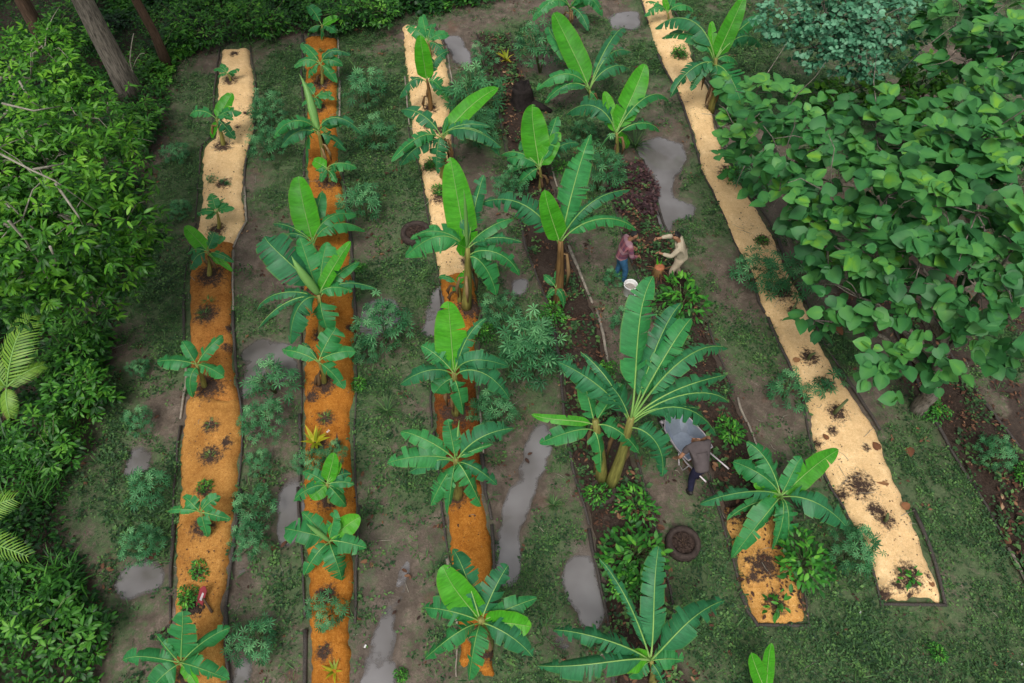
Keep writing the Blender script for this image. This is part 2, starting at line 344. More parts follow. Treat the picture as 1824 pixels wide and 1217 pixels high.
PUD = [[(430, 620), (470, 604), (520, 613), (530, 680), (500, 690), (465, 668), (445, 700), (430, 745)], [(505, 850), (532, 835), (536, 930), (525, 962), (498, 978), (495, 900)],
 [(412, 1000), (440, 1000), (438, 1045), (410, 1055)], [(405, 1172), (440, 1165), (440, 1225), (405, 1225)], [(205, 1010), (262, 1000), (295, 1020), (270, 1055), (215, 1062)],
 [(655, 528), (700, 530), (718, 560), (690, 590), (645, 602), (640, 575)], [(772, 475), (790, 500), (790, 560), (776, 602), (750, 592), (765, 540)], [(908, 492), (938, 492), (932, 526), (914, 528)],
 [(950, 755), (992, 758), (968, 830), (942, 900), (918, 955), (932, 1000), (905, 1055), (880, 1025), (885, 950), (903, 890), (930, 830)],
 [(722, 985), (737, 1000), (718, 1070), (704, 1150), (694, 1240), (630, 1240), (658, 1150), (680, 1080)], [(1008, 990), (1050, 982), (1066, 1020), (1073, 1100), (1052, 1135), (1030, 1085), (1000, 1030)],
 [(970, 1120), (1010, 1128), (1030, 1160), (990, 1152)], [(1132, 250), (1175, 240), (1222, 255), (1218, 292), (1202, 310), (1197, 352), (1237, 362), (1238, 390), (1200, 388), (1187, 412), (1164, 405), (1170, 350), (1165, 310), (1140, 272)],
 [(790, 60), (822, 62), (842, 112), (812, 114)], [(215, 795), (262, 790), (268, 845), (222, 850)], [(1385, 905), (1395, 905), (1395, 912), (1385, 912)][:0], [(1080, 20), (1140, 18), (1140, 48), (1095, 50)]]
PUD = [p for p in PUD if p]
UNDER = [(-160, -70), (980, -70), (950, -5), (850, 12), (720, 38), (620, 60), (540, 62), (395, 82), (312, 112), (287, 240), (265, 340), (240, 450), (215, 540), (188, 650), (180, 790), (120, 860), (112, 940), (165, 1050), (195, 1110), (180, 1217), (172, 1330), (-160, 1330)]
GRASSY = [(1090, 1000), (1330, 900), (1340, 1120), (1560, 1090), (1700, 1080), (1860, 1090), (1860, 1300), (740, 1300), (760, 1200), (960, 1210)]
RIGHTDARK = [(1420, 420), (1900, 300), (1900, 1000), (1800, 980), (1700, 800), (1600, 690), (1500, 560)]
ax = np.concatenate([[-300, -150, -80, -45], np.arange(-24, 24.01, .11), [45, 80, 150, 300]])
ay = np.concatenate([[-200, -80, -30, -10], np.arange(-1, 31.01, .11), [45, 80, 160, 300, 500]])
gx, gy = np.meshgrid(ax, ay)
def soft(polys):
    m = np.zeros(gx.shape)
    for p in polys: m = np.maximum(m, inpoly(gx, gy, wpoly(p)).astype(float))
    for _ in range(3):
        k = m.copy()
        for s in (-1, 1): k += np.roll(m, s, 0) + np.roll(m, s, 1)
        m = k / 5
    return m
pm = soft(PUD)
gz = (fbm(gx * .9, gy * .9, 3, 4) - .47) * .09 - .19 * pm * (.35 + 1.3 * fbm(gx * 2.6, gy * 2.6, 9, 3)) + .016 + (vnoise(gx * 3.4, gy * 3.4, 13) - .5) * .05
inner = (np.abs(gx) < 24) & (gy > -1) & (gy < 31); gz = np.where(inner, gz, 0)
def bedpoly(k):
    e = BEDS[k]; return [(l, y) for y, l, r in e] + [(r, y) for y, l, r in e[::-1]]
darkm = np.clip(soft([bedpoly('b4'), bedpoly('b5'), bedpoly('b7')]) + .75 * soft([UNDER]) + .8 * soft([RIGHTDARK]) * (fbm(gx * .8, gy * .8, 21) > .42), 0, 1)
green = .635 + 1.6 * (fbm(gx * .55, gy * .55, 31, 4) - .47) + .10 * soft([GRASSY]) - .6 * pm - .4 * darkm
wet = np.clip(pm * 1.6 + np.clip((fbm(gx * .7, gy * .7, 51, 3) - .58) * 3, 0, .6), 0, 1)
ny, nx = gx.shape
idx = np.arange(nx * ny).reshape(ny, nx)
q = np.stack([idx[:-1, :-1], idx[:-1, 1:], idx[1:, 1:], idx[1:, :-1]], -1).reshape(-1, 4)
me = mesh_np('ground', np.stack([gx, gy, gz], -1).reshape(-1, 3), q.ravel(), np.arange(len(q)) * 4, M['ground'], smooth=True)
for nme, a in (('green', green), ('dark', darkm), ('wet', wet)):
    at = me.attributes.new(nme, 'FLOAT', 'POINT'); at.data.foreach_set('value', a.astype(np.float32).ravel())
tag(ob('ground', me), kind='structure')
def gzat(x, y):
    i = np.clip(np.searchsorted(ax, x) - 1, 0, nx - 2); j = np.clip(np.searchsorted(ay, y) - 1, 0, ny - 2)
    fx = np.clip((x - ax[i]) / (ax[i + 1] - ax[i]), 0, 1); fy = np.clip((y - ay[j]) / (ay[j + 1] - ay[j]), 0, 1)
    return (gz[j, i] * (1 - fx) + gz[j, i + 1] * fx) * (1 - fy) + (gz[j + 1, i] * (1 - fx) + gz[j + 1, i + 1] * fx) * fy
def attat(A, x, y):
    i = np.clip(np.searchsorted(ax, x) - 1, 0, nx - 2); j = np.clip(np.searchsorted(ay, y) - 1, 0, ny - 2); return A[j, i]
WZ = -.052
for pi_, p in enumerate(PUD):
    mk = inpoly(gx, gy, wpoly(p))
    for _ in range(6): mk = mk | np.roll(mk, 1, 0) | np.roll(mk, -1, 0) | np.roll(mk, 1, 1) | np.roll(mk, -1, 1)
    wz = WZ - .004 * (pi_ % 4)
    ins = mk & (gz < wz + .05); cell = mk[:-1, :-1] & (ins[:-1, :-1] | ins[:-1, 1:] | ins[1:, 1:] | ins[1:, :-1])
    jj, ii = np.nonzero(cell)
    if not len(jj): continue
    qd = np.stack([idx[jj, ii], idx[jj, ii + 1], idx[jj + 1, ii + 1], idx[jj + 1, ii]], -1); u_, inv = np.unique(qd, return_inverse=True)
    V = np.stack([gx.ravel()[u_], gy.ravel()[u_], np.full(len(u_), wz)], -1)
    tag(ob('puddle', mesh_np('puddle', V, inv.ravel(), np.arange(len(qd)) * 4, M['water'], np.clip((wz - gz.ravel()[u_]) / .06, 0, 1), smooth=True)), kind='structure')

# ------------------------------------------------------------------ raised beds
DIRT = {'b1': [(411, 148, 14), (398, 265, 16), (389, 412, 16), (418, 100, 8), (375, 492, 26), (370, 562, 22), (374, 690, 26), (405, 620, 10), (412, 585, 12), (376, 762, 16), (376, 812, 20), (368, 875, 18), (364, 942, 22), (355, 1022, 14), (350, 1078, 22), (400, 330, 14), (332, 1205, 22), (405, 790, 12), (425, 230, 6), (440, 205, 8)],
 'b2': [(573, 152, 20), (566, 195, 18), (586, 325, 24), (560, 455, 20), (572, 600, 16), (580, 688, 24), (556, 708, 14), (582, 748, 16), (570, 795, 18), (587, 895, 20), (590, 985, 18), (578, 1162, 16), (585, 1060, 20), (558, 520, 16), (625, 585, 10)],
 'b3': [(766, 196, 14), (760, 100, 12), (764, 228, 10), (763, 300, 16), (790, 355, 20), (785, 235, 14), (832, 470, 14), (840, 548, 30), (812, 735, 30), (813, 885, 24), (868, 1160, 26), (800, 700, 14)],
 'b4': [], 'b5': [(1360, 1010, 30), (1380, 1075, 22), (1310, 905, 30), (1340, 1030, 14), (1420, 1060, 6), (1330, 1000, 8)],
 'b6': [(1212, 100, 14), (1266, 196, 12), (1300, 310, 22), (1310, 300, 14), (1357, 430, 14), (1392, 520, 24), (1412, 560, 12), (1440, 640, 18), (1470, 688, 16), (1488, 738, 20), (1530, 868, 27), (1500, 880, 12), (1575, 930, 16), (1555, 910, 16), (1615, 1030, 26), (1595, 1045, 14), (1650, 1030, 8), (1450, 790, 14), (1460, 830, 10), (1540, 800, 8), (1500, 1000, 6), (1620, 1060, 8), (1480, 770, 10), (1235, 120, 6), (1575, 1060, 16)], 'b7': []}
BEDLAB = {'b1': ('leftmost raised bed, pale sawdust at its far end and tan towards the camera', 'tan'), 'b2': ('second raised bed from the left, covered in orange sawdust throughout', 'orange'),
 'b3': ('raised bed with pale sawdust far off, orange in the middle, row of tall bananas', 'orange'), 'b4': ('dark unmulched raised bed edged with thin logs, right of the long grey ditch', 'dark_mulch'),
 'b5': ('dark raised bed where people work, ending in a short orange sawdust strip', 'dark_mulch'), 'b6': ('long slanting raised bed of pale sawdust beside the big leaved trees', 'pale'), 'b7': ('dark leaf littered raised bed at the right edge of the photo', 'dark_mulch')}
ZONES = {'b1': [('pale', 85, 432, .03), ('rusttan', 424, 716, 0), ('tan', 704, 1270, .01)], 'b2': [('orange', 64, 1270, 0)], 'b3': [('pale', 45, 494, .03), ('orange', 486, 640, 0), ('rust', 625, 880, -.01), ('orange', 862, 1200, 0)],
 'b4': [('dark_mulch', 60, 1250, -.03)], 'b5': [('dark_mulch', 285, 915, -.03), ('pale2', 893, 1112, .02)], 'b6': [('pale', -25, 1075, .02)], 'b7': [('dark_mulch', 560, 1100, -.03)]}
M['pale2'] = mat_mulch('golden_sawdust', (.44, .20, .045), (.64, .34, .095), (.80, .50, .20), .45)
BEDPOLY = [wpoly(bedpoly(k), .1) for k in BEDS]
BH = .13
def edge(k, y):
    e = BEDS[k]; ys = [a[0] for a in e]
    return np.interp(y, ys, [a[1] for a in e]), np.interp(y, ys, [a[2] for a in e])
def bed(k):
    e = BEDS[k]; y0, y1 = e[0][0], e[-1][0]; l, r = edge(k, (y0 + y1) / 2)
    o = G((l + r) / 2, (y0 + y1) / 2); o[2] = 0
    root = thing('raised_bed', o, BEDLAB[k][0], 'garden bed', 'raised garden beds')
    for mat, ya, yb, dh in ZONES[k]:
        n = max(12, int(np.linalg.norm(G(500, ya) - G(500, yb)) / .06)); nc = 26
        # sample evenly in the world along the bed
        Ya, Yb = G(912, ya, .1)[1], G(912, yb, .1)[1]; YY = np.linspace(Ya, Yb, n)
        py = np.array([proj((0, yy, .1))[1] for yy in YY]); L, R = edge(k, py)
        PL = np.array([G(a, b, .1) for a, b in zip(L, py)]); PR = np.array([G(a, b, .1) for a, b in zip(R, py)])
        s = np.arange(n) * .06; u = np.linspace(0, 1, nc); V = np.zeros((n, nc, 3)); hw = np.linalg.norm(PR - PL, axis=1)
        sd = hash(k) % 7
        jl = (fbm(PL[:, 1] * 2.2, PL[:, 0] * 0 + 3, 5 + ord(k[1]), 3) - .5) * .10 + (vnoise(PL[:, 1] * 9, s * 0, 3) - .5) * .05
        jr = (fbm(PR[:, 1] * 2.2, PR[:, 0] * 0 + 9, 15 + ord(k[1]), 3) - .5) * .10 + (vnoise(PR[:, 1] * 9, s * 0, 4) - .5) * .05
        A = PL.copy(); B = PR.copy(); A[:, 0] += jl; B[:, 0] += jr
        for j, uu in enumerate(u): V[:, j] = A * (1 - uu) + B * uu
        x, y = V[..., 0], V[..., 1]
        # ragged ends
        tt = (np.arange(n) / (n - 1))[:, None]; endj = (fbm(x * 3, y * 0 + ya, 77, 3) - .5) * .5
        V[..., 1] += endj * np.clip(1 - np.minimum(tt, 1 - tt) * 14, 0, 1)
        x, y = V[..., 0], V[..., 1]
        pr = 1 - np.abs(2 * u - 1)[None] ** 7; en = np.minimum(1, np.minimum(tt, 1 - tt) * (n - 1) * .06 / .14) ** .6
        z = (BH + dh + (fbm(x * 1.6, y * 1.6, 61, 4) - .5) * .09 + (vnoise(x * 14, y * 14, 6) - .5) * .022) * pr * en - .07 * (1 - pr * en)
        V[..., 2] = z
        d = np.zeros((n, nc))
        for a, b, rr in DIRT[k]:
            c = G(a, b, .1); rw = 1.25 * rr / FPX * depth(c); q2 = ((x - c[0]) ** 2 + (y - c[1]) ** 2) / rw ** 2
            q2 = q2 * (.45 + 1.1 * fbm(x * 3.1, y * 3.1, 63, 3)); wgt = np.exp(-q2 * .8); d = np.maximum(d, wgt * .72 * (1 if mat != 'dark_mulch' else 0)); V[..., 2] += wgt * .03
        edgd = np.clip(np.abs(2 * u - 1)[None] ** 9, 0, 1) * .62 * np.ones((n, 1)); d = np.maximum(d, edgd)
        idx = np.arange(n * nc).reshape(n, nc)
        q = np.stack([idx[:-1, :-1], idx[1:, :-1], idx[1:, 1:], idx[:-1, 1:]], -1).reshape(-1, 4)
        me = mesh_np('mulch', V.reshape(-1, 3) - o, q.ravel(), np.arange(len(q)) * 4, M[mat], d.ravel(), smooth=True)
        c = ob('mulch', me, root)
        if len(ZONES[k]) > 1: c['label'] = {'pale': 'pale fresh sawdust', 'tan': 'older tan sawdust', 'rusttan': 'patchy rusty sawdust', 'orange': 'orange sawdust', 'rust': 'dark rust brown sawdust', 'dark_mulch': 'dark leafy soil', 'pale2': 'golden sawdust'}[mat]
    # edging poles
    rnd = random.Random(ord(k[1]))
    for side in (0, 1):
        yy = G(912, y0, .05)[1]; yend = G(912, y1, .05)[1]
        while yy > yend + .3:
            ln = rnd.uniform(1.1, 2.6); ya, yb = yy, max(yend - .05, yy - ln); pts = []
            off = rnd.uniform(.02, .06) * (1 if side else -1); tw = rnd.uniform(-.05, .05)
            for i in range(6):
                yv = ya + (yb - ya) * i / 5; py = proj((0, yv, .05))[1]; e2 = edge(k, py)[side]; p = G(e2, py, .05)
                pts.append([p[0] + off + tw * (i / 5 - .5) + rnd.uniform(-.014, .014), yv, gzat(p[0], yv) * .3 + rnd.uniform(.035, .075)])
            r0 = rnd.uniform(.018, .042)
            if rnd.random() < .9:
                m = MB().tube(pts, [r0 * (1.1 - .4 * i / 5) for i in range(6)], 7)
                m.build('edge_log', M['log_pale'] if rnd.random() < .13 else M['log'], root, o)
            yy = yb - rnd.uniform(-.1, .25)
    if k in ('b5', 'b6'):
        rr_ = .03
        l, r = edge(k, y1); a, b = G(l - 5, y1 + 1, .05), G(r + 4, y1 + 3, .05)
        MB().tube([a * (1 - i / 4) + b * i / 4 + np.array([0, 0, .01 * (i % 2)]) for i in range(5)], rr_, 8).build('edge_log', M['log'], root, o)
    return root
for k in BEDS: bed(k)

def onground(px, py, bedk=None):
    p = G(px, py, .1 if bedk else 0.)
    z = .11 if bedk else float(gzat(p[0], p[1]))
    p = G(px, py, z); p[2] = z - .02
    return p
def bed_at(px, py):
    p = G(px, py, .1)
    for k, P in zip(BEDS, BEDPOLY):
        if inpoly(np.array(p[0]), np.array(p[1]), P): return k
    return None

# ------------------------------------------------------------------ bananas
def bez(P, n):
    t = np.linspace(0, 1, n)[:, None]; a, b, c, d = P
    return a * (1 - t) ** 3 + 3 * b * t * (1 - t) ** 2 + 3 * c * t ** 2 * (1 - t) + d * t ** 3
def banana_leaf(root, off, C0, T, wpx, kind, rng, dz, pet=None, am=1.):
    d = T - C0; L = np.linalg.norm(d); up = np.array([0, 0, 1.])
    steep = max(0, d[2] / L); arch = (.36 if kind in 't tt' else .25 if kind == 'o' else .11) * (1 - steep * .9) * rng.uniform(.65, 1.35) * am
    if kind == 'r': arch = .04
    sw = np.array([rng.normal(0, .07) * L, rng.normal(0, .05) * L, 0]); P = [C0, C0 + d * .2 + up * L * arch * 1.2, C0 + d * .66 + up * L * arch * 1.2 + sw, T]
    n = 27; pts = bez(P, n); tan = nrm(np.gradient(pts, axis=0))
    dep = depth((C0 + T) / 2); W = wpx / FPX * dep / 2 * (1.72 if kind in ('t', 'tt') else 1.5 if kind == 'o' else 1.2)
    ur = np.array([0, -.57, .82]) if kind == 'n' else nrm(np.array([rng.normal(0, .2), -.3 + rng.normal(0, .15), 1.]))
    side = nrm(np.cross(tan, ur)); nor = np.cross(side, tan)
    t0 = (.15 if kind != 'n' else .10) if pet is None else pet
    def f(s):
        s = np.clip(s, 0, 1); return np.minimum(1, (s / .13 + .02) ** .55) * np.clip(1 - s ** 4.5, 0, 1) ** .62 * (.82 + .2 * np.sin(math.pi * s ** .8))
    V = []; F = []; UV = []; T_ = []
    base_t = rng.uniform(.35, .75)
    def at(s):
        t = (t0 + (1 - t0) * np.clip(s, 0, 1)) * (n - 1); i = int(min(t, n - 2)); fr = t - i
        return pts[i] * (1 - fr) + pts[i + 1] * fr, tan[i] * (1 - fr) + tan[i + 1] * fr, side[i] * (1 - fr) + side[i + 1] * fr, nor[i] * (1 - fr) + nor[i + 1] * fr
    if kind == 'r':
        m = MB(); rr = [max(.003, W * 2 * (.35 + .65 * math.sin(math.pi * min(1, (i / 13) ** .8)) ** .7) * (1 - (i / 13) ** 6)) for i in range(14)]
        m.tube([pts[i * 2] for i in range(14)], rr, 8, base_t); m.build('rolled_leaf', M['ban_roll'], root, off); return
    ncut = {'n': 0 if rng.random() < .5 else 1, 'o': rng.integers(3, 9), 't': rng.integers(9, 16), 'tt': rng.integers(18, 26)}[kind]
    for sg in (-1, 1):
        cuts = np.sort(rng.uniform(.04, .97, ncut)); cuts = np.concatenate([[0], cuts, [1]])
        droop0 = {'n': rng.uniform(-.32, -.08), 'o': rng.uniform(.0, .6), 't': rng.uniform(.15, .75), 'tt': rng.uniform(.35, .9)}[kind]
        ph = rng.uniform(0, 6)
        for a, b in zip(cuts[:-1], cuts[1:]):
            if b - a < .006: continue
            m = max(1, int(round((b - a) * 24))); ang = droop0 + (rng.normal(0, .2) + (rng.random() < .15) * rng.uniform(.2, .7) if ncut > 1 else 0); short = rng.uniform(.72, 1.04) if ncut > 1 else 1
            gap = min(.35, {'n': .1, 'o': .12, 't': .18, 'tt': .28}[kind] * rng.uniform(.3, 1.3)); st = np.clip(base_t + rng.normal(0, .07), 0, 1); swp = rng.uniform(.12, .3)
            rows = []
            for i in range(m + 1):
                s = a + (b - a) * i / m; row = []
                mid = (a + b) / 2
                for u in (0, .35, .7, 1.):
                    ss = s + (mid - s) * gap * u ** 2 if ncut else s
                    p, tg, sd, no = at(ss); wd = W * f(ss) * (short if 0 < ss < .98 else 1)
                    wav = .055 * math.sin(ss * 23 + ph) * u * (1 if kind in 'no' else .5)
                    th = ang * (.35 + .65 * u)
                    row.append(len(V)); V.append(p + sd * sg * wd * u * math.cos(th) - no * (wd * u * math.sin(th)) + no * wav * W + tg * swp * wd * u)
                    UV.append((ss, sg * u)); T_.append(st + .05 * math.sin(ss * 9 + ph))
                rows.append(row)
            for i in range(m):
                for j in range(3):
                    q = (rows[i][j], rows[i][j + 1], rows[i + 1][j + 1], rows[i + 1][j]); F.append(q if sg > 0 else q[::-1])
    mt = {'n': 'ban_new', 'o': 'ban_mid', 't': 'ban_mid' if rng.random() < .45 else 'ban_old', 'tt': 'ban_old'}[kind]
    lf = ob('leaf', mesh_py('leaf', np.array(V) - off, F, M[mt], True, tint=T_, uv=UV), root)
    r0 = min(.032, .010 + .010 * L)
    MB().tube([pts[i] + nor[i] * .006 for i in range(0, n, 2)], [max(.0035, r0 * (1 - .86 * (i / (n - 1)) ** .42)) for i in range(0, n, 2)], 5, rng.uniform(.2, .8)).build('midrib', M['midrib'], lf, off)

BAN = [
 ('small banana seedling at the far end of the leftmost bed', (411, 148), (405, 131), [(380, 125, 9, 'o', 0), (394, 113, 9, 'o', .2), (427, 124, 10, 'o', .1), (388, 137, 8, 'o', -.1), (419, 134, 7, 'o', -.1)]),
 ('slim young banana on pale sawdust of the leftmost bed, one leaf upright', (398, 262), (385, 211), [(414, 166, 22, 'n', .5), (431, 201, 17, 'o', .1), (338, 206, 16, 't', .1), (419, 249, 15, 't', -.5), (377, 246, 12, 'n', -.5), (416, 214, 10, 'o', 0)]),
 ('little banana where the pale sawdust of the leftmost bed ends', (389, 410), (386, 377), [(376, 345, 17, 'o', .3), (418, 372, 12, 'o', .1), (351, 381, 13, 'o', 0), (401, 353, 10, 'o', .1), (407, 363, 12, 'o', .1), (366, 390, 12, 'o', -.1)]),
 ('young banana on the leftmost bed just where tan sawdust begins', (372, 492), (370, 447), [(329, 403, 24, 'n', .4), (381, 414, 18, 'o', .4), (402, 424, 14, 'o', .2), (417, 467, 12, 'o', -.1), (340, 481, 20, 'o', -.2), (334, 452, 13, 'o', 0), (391, 471, 9, 'n', -.2), (414, 484, 10, 'n', -.4)]),
 ('five leaved young banana star shaped on the tan middle of leftmost bed', (364, 690), (349, 648), [(280, 645, 24, 'o', .1), (324, 607, 19, 'o', .3), (397, 598, 23, 'o', .4), (400, 672, 22, 'o', -.1), (344, 708, 19, 'o', -.4)]),
 ('small banana with six short leaves low on the tan leftmost bed', (363, 945), (357, 912), [(325, 885, 18, 'o', .1), (393, 886, 17, 'o', .2), (378, 878, 10, 'o', .2), (299, 911, 13, 'o', 0), (411, 925, 18, 'o', -.1), (370, 957, 17, 'o', -.4)]),
 ('banana with broad leaves at the bottom left end of the leftmost bed', (333, 1212), (321, 1180), [(326, 1089, 38, 'o', .8), (410, 1118, 31, 'o', .4), (218, 1176, 27, 'o', .1), (279, 1131, 11, 't', .3), (409, 1211, 29, 'o', 0), (268, 1232, 34, 'o', -.2), (352, 1225, 18, 'n', -.1)]),
 ('farthest small banana of the second bed, by the undergrowth', (573, 72), (573, 44), [(545, 12, 18, 'o', .2), (605, 32, 13, 'n', .2), (599, 58, 15, 'o', -.1), (549, 56, 13, 'o', -.1), (572, 70, 9, 'o', -.4)]),
 ('young banana with many short leaves near the far end of second bed', (573, 152), (571, 113), [(537, 78, 15, 'o', .2), (606, 90, 15, 'o', .1), (524, 121, 16, 'o', 0), (549, 140, 14, 'o', -.3), (611, 117, 16, 'o', 0), (625, 99, 11, 't', .2), (600, 148, 16, 'o', -.4)]),
 ('tiny banana sucker behind the one with a pale rolled leaf', (566, 194), (562, 173), [(540, 148, 14, 'o', .2), (592, 165, 16, 'o', .1), (597, 178, 10, 'o', 0), (571, 194, 12, 'o', -.2), (537, 190, 10, 'o', -.1)]),
 ('banana on second bed with a pale half rolled leaf standing up', (578, 298), (566, 232), [(533, 132, 6, 'r', 1.2), (549, 160, 5, 'r', .9), (612, 219, 22, 'o', .3), (645, 239, 15, 't', 0), (616, 269, 18, 't', -.5), (488, 247, 17, 't', .1), (501, 263, 20, 't', -.1), (547, 297, 13, 'o', -1.0), (541, 213, 11, 'o', .2)]),
 ('low drooping banana beside the foot of the rolled leaf banana', (587, 326), (583, 300), [(558, 286, 19, 'n', .1), (636, 299, 19, 't', 0), (562, 304, 9, 'o', 0), (572, 325, 10, 'o', -.2), (600, 326, 10, 'o', -.2), (612, 306, 11, 'o', -.1)]),
 ('banana on second bed with one wide bright upright leaf', (562, 462), (557, 432), [(532, 314, 42, 'n', 1.2), (574, 340, 22, 'o', .7), (635, 384, 21, 't', .2), (651, 412, 22, 't', -.1), (485, 399, 15, 'tt', .2), (493, 426, 13, 'tt', 0)]),
 ('large ragged banana on second bed with a curled lime new leaf', (572, 600), (567, 524), [(519, 456, 7, 'r', 1.0), (471, 421, 48, 'o', 1.0), (534, 424, 38, 'o', 1.0), (583, 431, 34, 'o', .9), (625, 430, 22, 'n', .9), (640, 466, 22, 'o', .3), (628, 519, 20, 't', 0), (671, 515, 15, 't', -.1), (458, 552, 13, 'tt', -.2), (460, 586, 11, 'tt', -.4), (518, 613, 33, 't', -.6), (588, 597, 32, 't', -.5)]),
 ('short banana with five leaves beside the grey puddle, on second bed', (577, 683), (568, 644), [(599, 584, 36, 'o', .4), (634, 626, 23, 'o', .1), (503, 624, 19, 'o', .1), (613, 693, 23, 'o', -.3), (538, 611, 10, 'o', .2)]),
 ('compact banana with many short rounded leaves in lower second bed', (587, 895), (582, 861), [(539, 840, 21, 'o', .1), (523, 893, 18, 'o', -.2), (553, 888, 26, 'n', -.1), (595, 806, 24, 'n', .5), (607, 824, 14, 'n', .3), (626, 844, 17, 'o', .1), (631, 863, 16, 'o', 0), (617, 902, 22, 'o', -.3), (612, 880, 11, 'o', -.2)]),
 ('banana with wide flat leaves nearest the camera on second bed', (590, 986), (586, 963), [(507, 941, 38, 'o', .2), (537, 912, 23, 'o', .3), (595, 908, 23, 'o', .4), (642, 921, 34, 'n', .3), (653, 976, 28, 'o', 0), (542, 1025, 20, 'o', -.3), (609, 1034, 30, 't', -.3), (546, 933, 4, 'r', .5)]),
 ('farthest banana of the third bed, small leaves over pale sawdust', (766, 108), (762, 74), [(754, 25, 15, 'o', .5), (725, 46, 17, 'o', .3), (781, 57, 15, 'o', .1), (776, 42, 11, 'o', .2), (801, 63, 13, 'o', .1), (794, 97, 18, 't', -.2)]),
 ('banana with a bare brown trunk and one upright leaf on pale third bed', (767, 198), (760, 141), [(748, 62, 26, 'n', 1.3), (711, 175, 18, 't', -.3), (801, 166, 16, 't', -.3), (800, 92, 15, 't', .5), (799, 182, 20, 't', -.5)]),
 ('wide spreading banana with combed leaves over the pale third bed', (788, 318), (787, 241), [(888, 156, 28, 'n', .7), (714, 196, 22, 't', .3), (893, 263, 24, 'tt', 0), (874, 226, 13, 't', .3), (697, 288, 18, 't', -.1), (713, 296, 22, 't', -.3), (779, 309, 25, 'tt', -.7), (890, 278, 20, 'tt', -.2), (797, 208, 8, 'o', .5)]),
 ('tall banana with a huge bright upright leaf and rolled shoot, third bed', (830, 550), (832, 441), [(802, 280, 46, 'n', 1.7), (826, 338, 3, 'r', 1.6), (862, 312, 26, 'o', 1.2), (816, 434, 30, 'n', .3), (722, 458, 38, 't', 0), (731, 426, 16, 't', .3), (930, 432, 17, 'tt', .1), (925, 491, 20, 't', -.3), (884, 526, 28, 't', -.7), (914, 390, 17, 't', .5)]),
 ('thin sucker leaning beside the tall trunk on orange sawdust, third bed', (818, 538), (814, 505), [(781, 494, 9, 'o', .1), (833, 480, 11, 'n', .3), (807, 522, 9, 'o', -.2), (836, 516, 8, 'o', 0)]),
 ('banana with a single broad lime leaf rising over the orange third bed', (812, 738), (808, 663), [(798, 537, 50, 'n', 1.3), (866, 567, 19, 't', .9), (906, 653, 23, 't', .1), (907, 711, 28, 't', -.3), (750, 616, 24, 't', .4), (713, 685, 25, 't', 0), (774, 701, 38, 'o', -.2), (825, 739, 26, 'o', -.6)]),
 ('star shaped banana with eleven leaves on the rust coloured third bed', (814, 886), (811, 817), [(797, 747, 24, 'o', .6), (818, 749, 2.5, 'r', .7), (714, 769, 24, 'o', .3), (690, 825, 33, 'o', .1), (915, 763, 33, 'o', .4), (728, 842, 22, 't', -.1), (877, 792, 11, 'o', .1), (767, 901, 28, 'o', -.4), (797, 916, 15, 't', -.6), (857, 902, 28, 't', -.5), (885, 864, 24, 't', -.2)]),
 ('banana nearest the camera on the third bed, one glossy lime leaf', (868, 1150), (856, 1104), [(789, 1007, 52, 'n', .7), (807, 978, 30, 't', .5), (905, 1007, 32, 't', .5), (957, 1065, 26, 'o', .2), (946, 1117, 44, 'n', .1), (754, 1083, 30, 't', .1), (757, 1174, 30, 't', -.2), (836, 1213, 29, 't', -.4), (949, 1170, 30, 't', -.2)]),
 ('banana cut by the top edge of the photo, left of the slanting bed', (1014, 46), (1015, 13), [(949, 38, 17, 't', 0), (1073, 29, 15, 't', 0), (1048, 55, 13, 't', -.3), (1000, -16, 15, 'o', .5), (1041, -12, 15, 'o', .5), (1062, 4, 12, 'o', .2)]),
 ('tall banana with a long upright leaf behind the black stump', (1053, 200), (1050, 160), [(986, 23, 36, 'n', 1.7), (978, 48, 20, 'o', 1.1), (1093, 54, 11, 't', 1.0), (1113, 52, 16, 't', .8), (1125, 93, 18, 'tt', .5), (1121, 123, 20, 'tt', .2), (956, 161, 18, 't', .1), (980, 167, 15, 't', 0), (970, 184, 14, 't', -.1), (1066, 188, 15, 'o', -.4)]),
 ('banana with a bright leaf leaning right, above the far puddle', (1097, 292), (1098, 236), [(1149, 114, 36, 'n', 1.2), (1076, 163, 20, 'n', .9), (1008, 205, 25, 't', .1), (1039, 173, 16, 't', .5), (1191, 181, 16, 't', .2), (1175, 235, 14, 't', -.1), (1118, 264, 18, 'n', -.6), (1063, 275, 3, 'o', -.7)]),
 ('banana with upright lime leaves right of the pale third bed', (962, 336), (961, 298), [(948, 186, 42, 'n', 1.4), (992, 207, 25, 'o', .9), (998, 236, 26, 'n', .7), (902, 286, 21, 'o', .1), (926, 252, 23, 'o', .4), (892, 277, 13, 't', .1), (920, 331, 15, 't', -.4), (898, 312, 13, 't', -.2), (1032, 256, 19, 't', .2)]),
 ('tall banana with a bare tan trunk, left of the person in plaid shirt', (993, 542), (998, 429), [(1052, 239, 34, 't', 1.7), (970, 338, 34, 'n', 1.2), (1122, 338, 18, 'tt', .8), (1134, 411, 19, 't', 0), (857, 362, 36, 'tt', .6)]),
 ('bushy banana sucker at the foot of the bare tan trunk', (994, 548), (990, 512), [(1000, 470, 12, 'o', .3), (973, 530, 10, 'o', -.2), (1012, 528, 10, 'o', -.2), (968, 490, 11, 'o', .1), (1004, 548, 11, 'o', -.3)]),
 ('slender banana with a folded lime leaf pointing left, beside the huge banana', (1072, 855), (1060, 749), [(1037, 667, 28, 'o', .9), (1108, 684, 24, 'o', .6), (947, 738, 15, 'n', .1), (961, 790, 24, 'o', -.2), (1070, 842, 28, 'o', -.8), (1139, 808, 24, 't', -.3)]),
